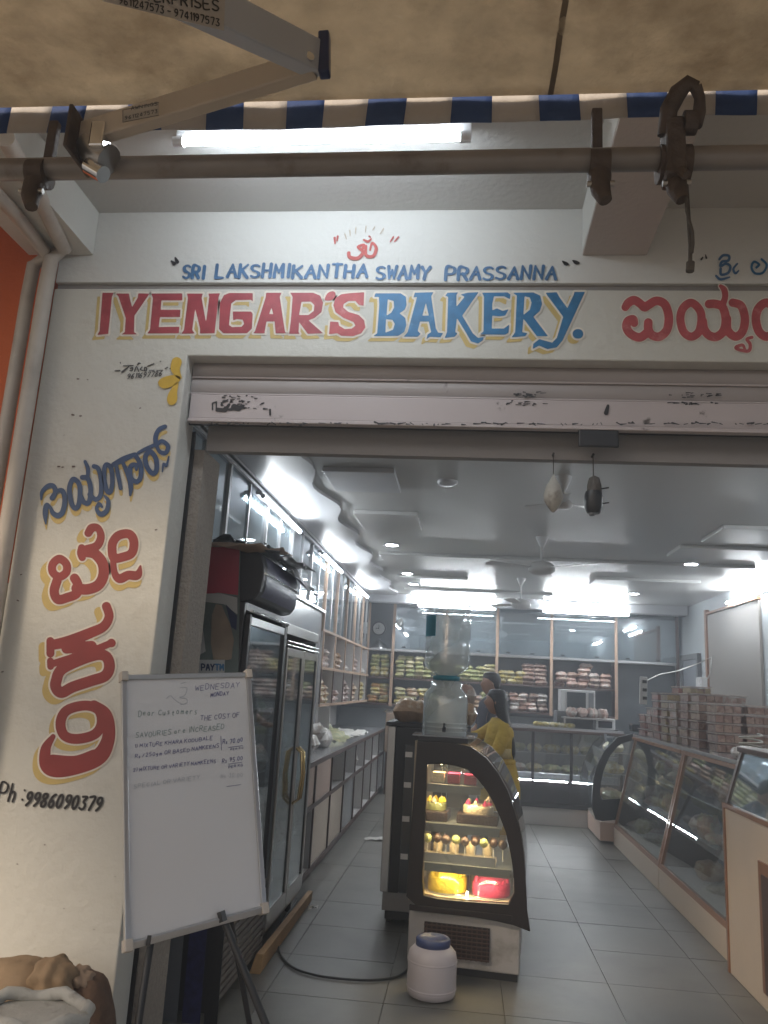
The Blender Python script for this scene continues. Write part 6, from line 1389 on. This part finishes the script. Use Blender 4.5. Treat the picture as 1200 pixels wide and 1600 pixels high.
part('bag_body', B(px0-.26, px0-.10, py0-.30, py0-.22, .80, .99), M['blackp'], bg_, bevel=.03); part('bag_strap', MB().tube([(px0-.24, py0-.26, .98), (px0-.18, py0-.25, 1.08), (px0-.12, py0-.26, .98)], .006, 6), M['black'], bg_)
pe.scale = (.95, .95, .93); pe.location.x += .03
# second person behind the back counter, only the head shows above the packets
qx, qy = onY(766, 1066, 8.9).x, 8.9
p2 = thing('person', 'second person with short black hair mostly hidden behind the one in yellow', 'person', (qx, qy, 0))
v = lambda x, y, z: Vector((qx+x, qy+y, z))
J2 = [v(0, 0, .95), v(0, 0, 1.15), v(0, 0, 1.36), v(0, 0, 1.47), v(0, 0, 1.53), v(-.17, 0, 1.40), v(-.24, -.04, 1.15), v(-.28, -.2, 1.05), v(-.30, -.28, 1.05), v(.17, 0, 1.40), v(.22, -.02, 1.15), v(.2, -.1, .95), v(.2, -.15, .88),
      v(-.09, 0, .9), v(-.09, 0, .48), v(-.09, 0, .08), v(-.09, -.14, .03), v(.09, 0, .9), v(.09, 0, .48), v(.09, 0, .08), v(.09, -.14, .03)]
skin_body('body', J2, Ed, [.14,.12,.14,.06,.05,.055,.045,.035,.028,.055,.045,.035,.028,.09,.06,.04,.035,.09,.06,.04,.035], M['skin'], p2)
hc = v(0, 0, 1.63)
def headf2(u, w_):
    a = u*2*math.pi; t_ = w_*math.pi; r = math.sin(t_); y = math.sin(a)*r*.095; x = math.cos(a)*r*.075; z = math.cos(t_)*.12
    y -= .018*math.exp(-((z+.005)/.02)**2)*max(0, -math.sin(a)-.9)/.1
    return hc+Vector((x*(1-.2*max(0, -z/.12)), y, z))
part('head', MB().grid(headf2, 28, 18), M['skin'], p2)
part('hair', loft([(hc+Vector((0, .01, .135)), .02, .03, 0), (hc+Vector((0, .012, .12)), .06, .08, 0), (hc+Vector((0, .014, .08)), .084, .1, 0), (hc+Vector((0, .03, .04)), .084, .09, 0), (hc+Vector((0, .045, -.02)), .076, .06, 0), (hc+Vector((0, .05, -.06)), .05, .045, 0)], 20), M['hair'], p2)
for s in (-1, 1):
    part('eye', MB().lathe([(.001, -.005), (.008, 0), (.001, .005)], hc+Vector((s*.03, -.088, .012)), 8), M['ink'], p2)
    part('ear', MB().lathe([(.002, -.02), (.01, -.01), (.012, .008), (.004, .02)], hc+Vector((s*.076, 0, 0)), 8), M['skin'], p2)
    part('trouser_leg', MB().tube([v(s*.09, 0, .95), v(s*.09, 0, .48), v(s*.09, 0, .06)], [.1, .085, .065], 12), M['gpanel'], p2)
    part('sleeve', MB().tube([v(s*.15, 0, 1.43), v(s*.2, 0, 1.33), v(s*.235, -.02, 1.2)], [.065, .065, .06], 12), M['shirt'], p2)
part('mouth', MB().tube([hc+Vector((-.02, -.09, -.055)), hc+Vector((0, -.094, -.055)), hc+Vector((.02, -.09, -.055))], .004, 6), M['redd'], p2)
part('shirt', loft([(v(0, 0, 1.50), .06, .055, 0), (v(0, 0, 1.45), .17, .09, 0), (v(0, 0, 1.36), .20, .12, 0), (v(0, 0, 1.15), .18, .12, 0), (v(0, 0, .93), .18, .13, 0), (v(0, 0, .86), .18, .13, 0)], 22), M['shirt'], p2)
hand5(v(-.31, -.31, 1.05), Vector((0, -1, 0)), Vector((0, 0, 1)), p2); hand5(v(.2, -.17, .85), Vector((0, -.3, -1)), Vector((0, 1, 0)), p2)
p2.rotation_euler = (0, 0, R(-72))

# ---------------------------------------------------------------- haze volume added to imitate lens bloom and lift the blacks
hz = part('haze', B(-42, 42, -42, 42, -1.3, 5.4), M['card'], None, kind='stuff')
hm = bpy.data.materials.new('lens bloom haze'); hm.use_nodes = True; ht = hm.node_tree; ht.nodes.remove(ht.nodes['Principled BSDF'])
pv = ht.nodes.new('ShaderNodeVolumePrincipled'); pv.inputs['Color'].default_value = (.9, .93, 1, 1); pv.inputs['Density'].default_value = .024; pv.inputs['Anisotropy'].default_value = .5
ht.links.new(pv.outputs[0], ht.nodes['Material Output'].inputs['Volume']); hz.data.materials.clear(); hz.data.materials.append(hm)
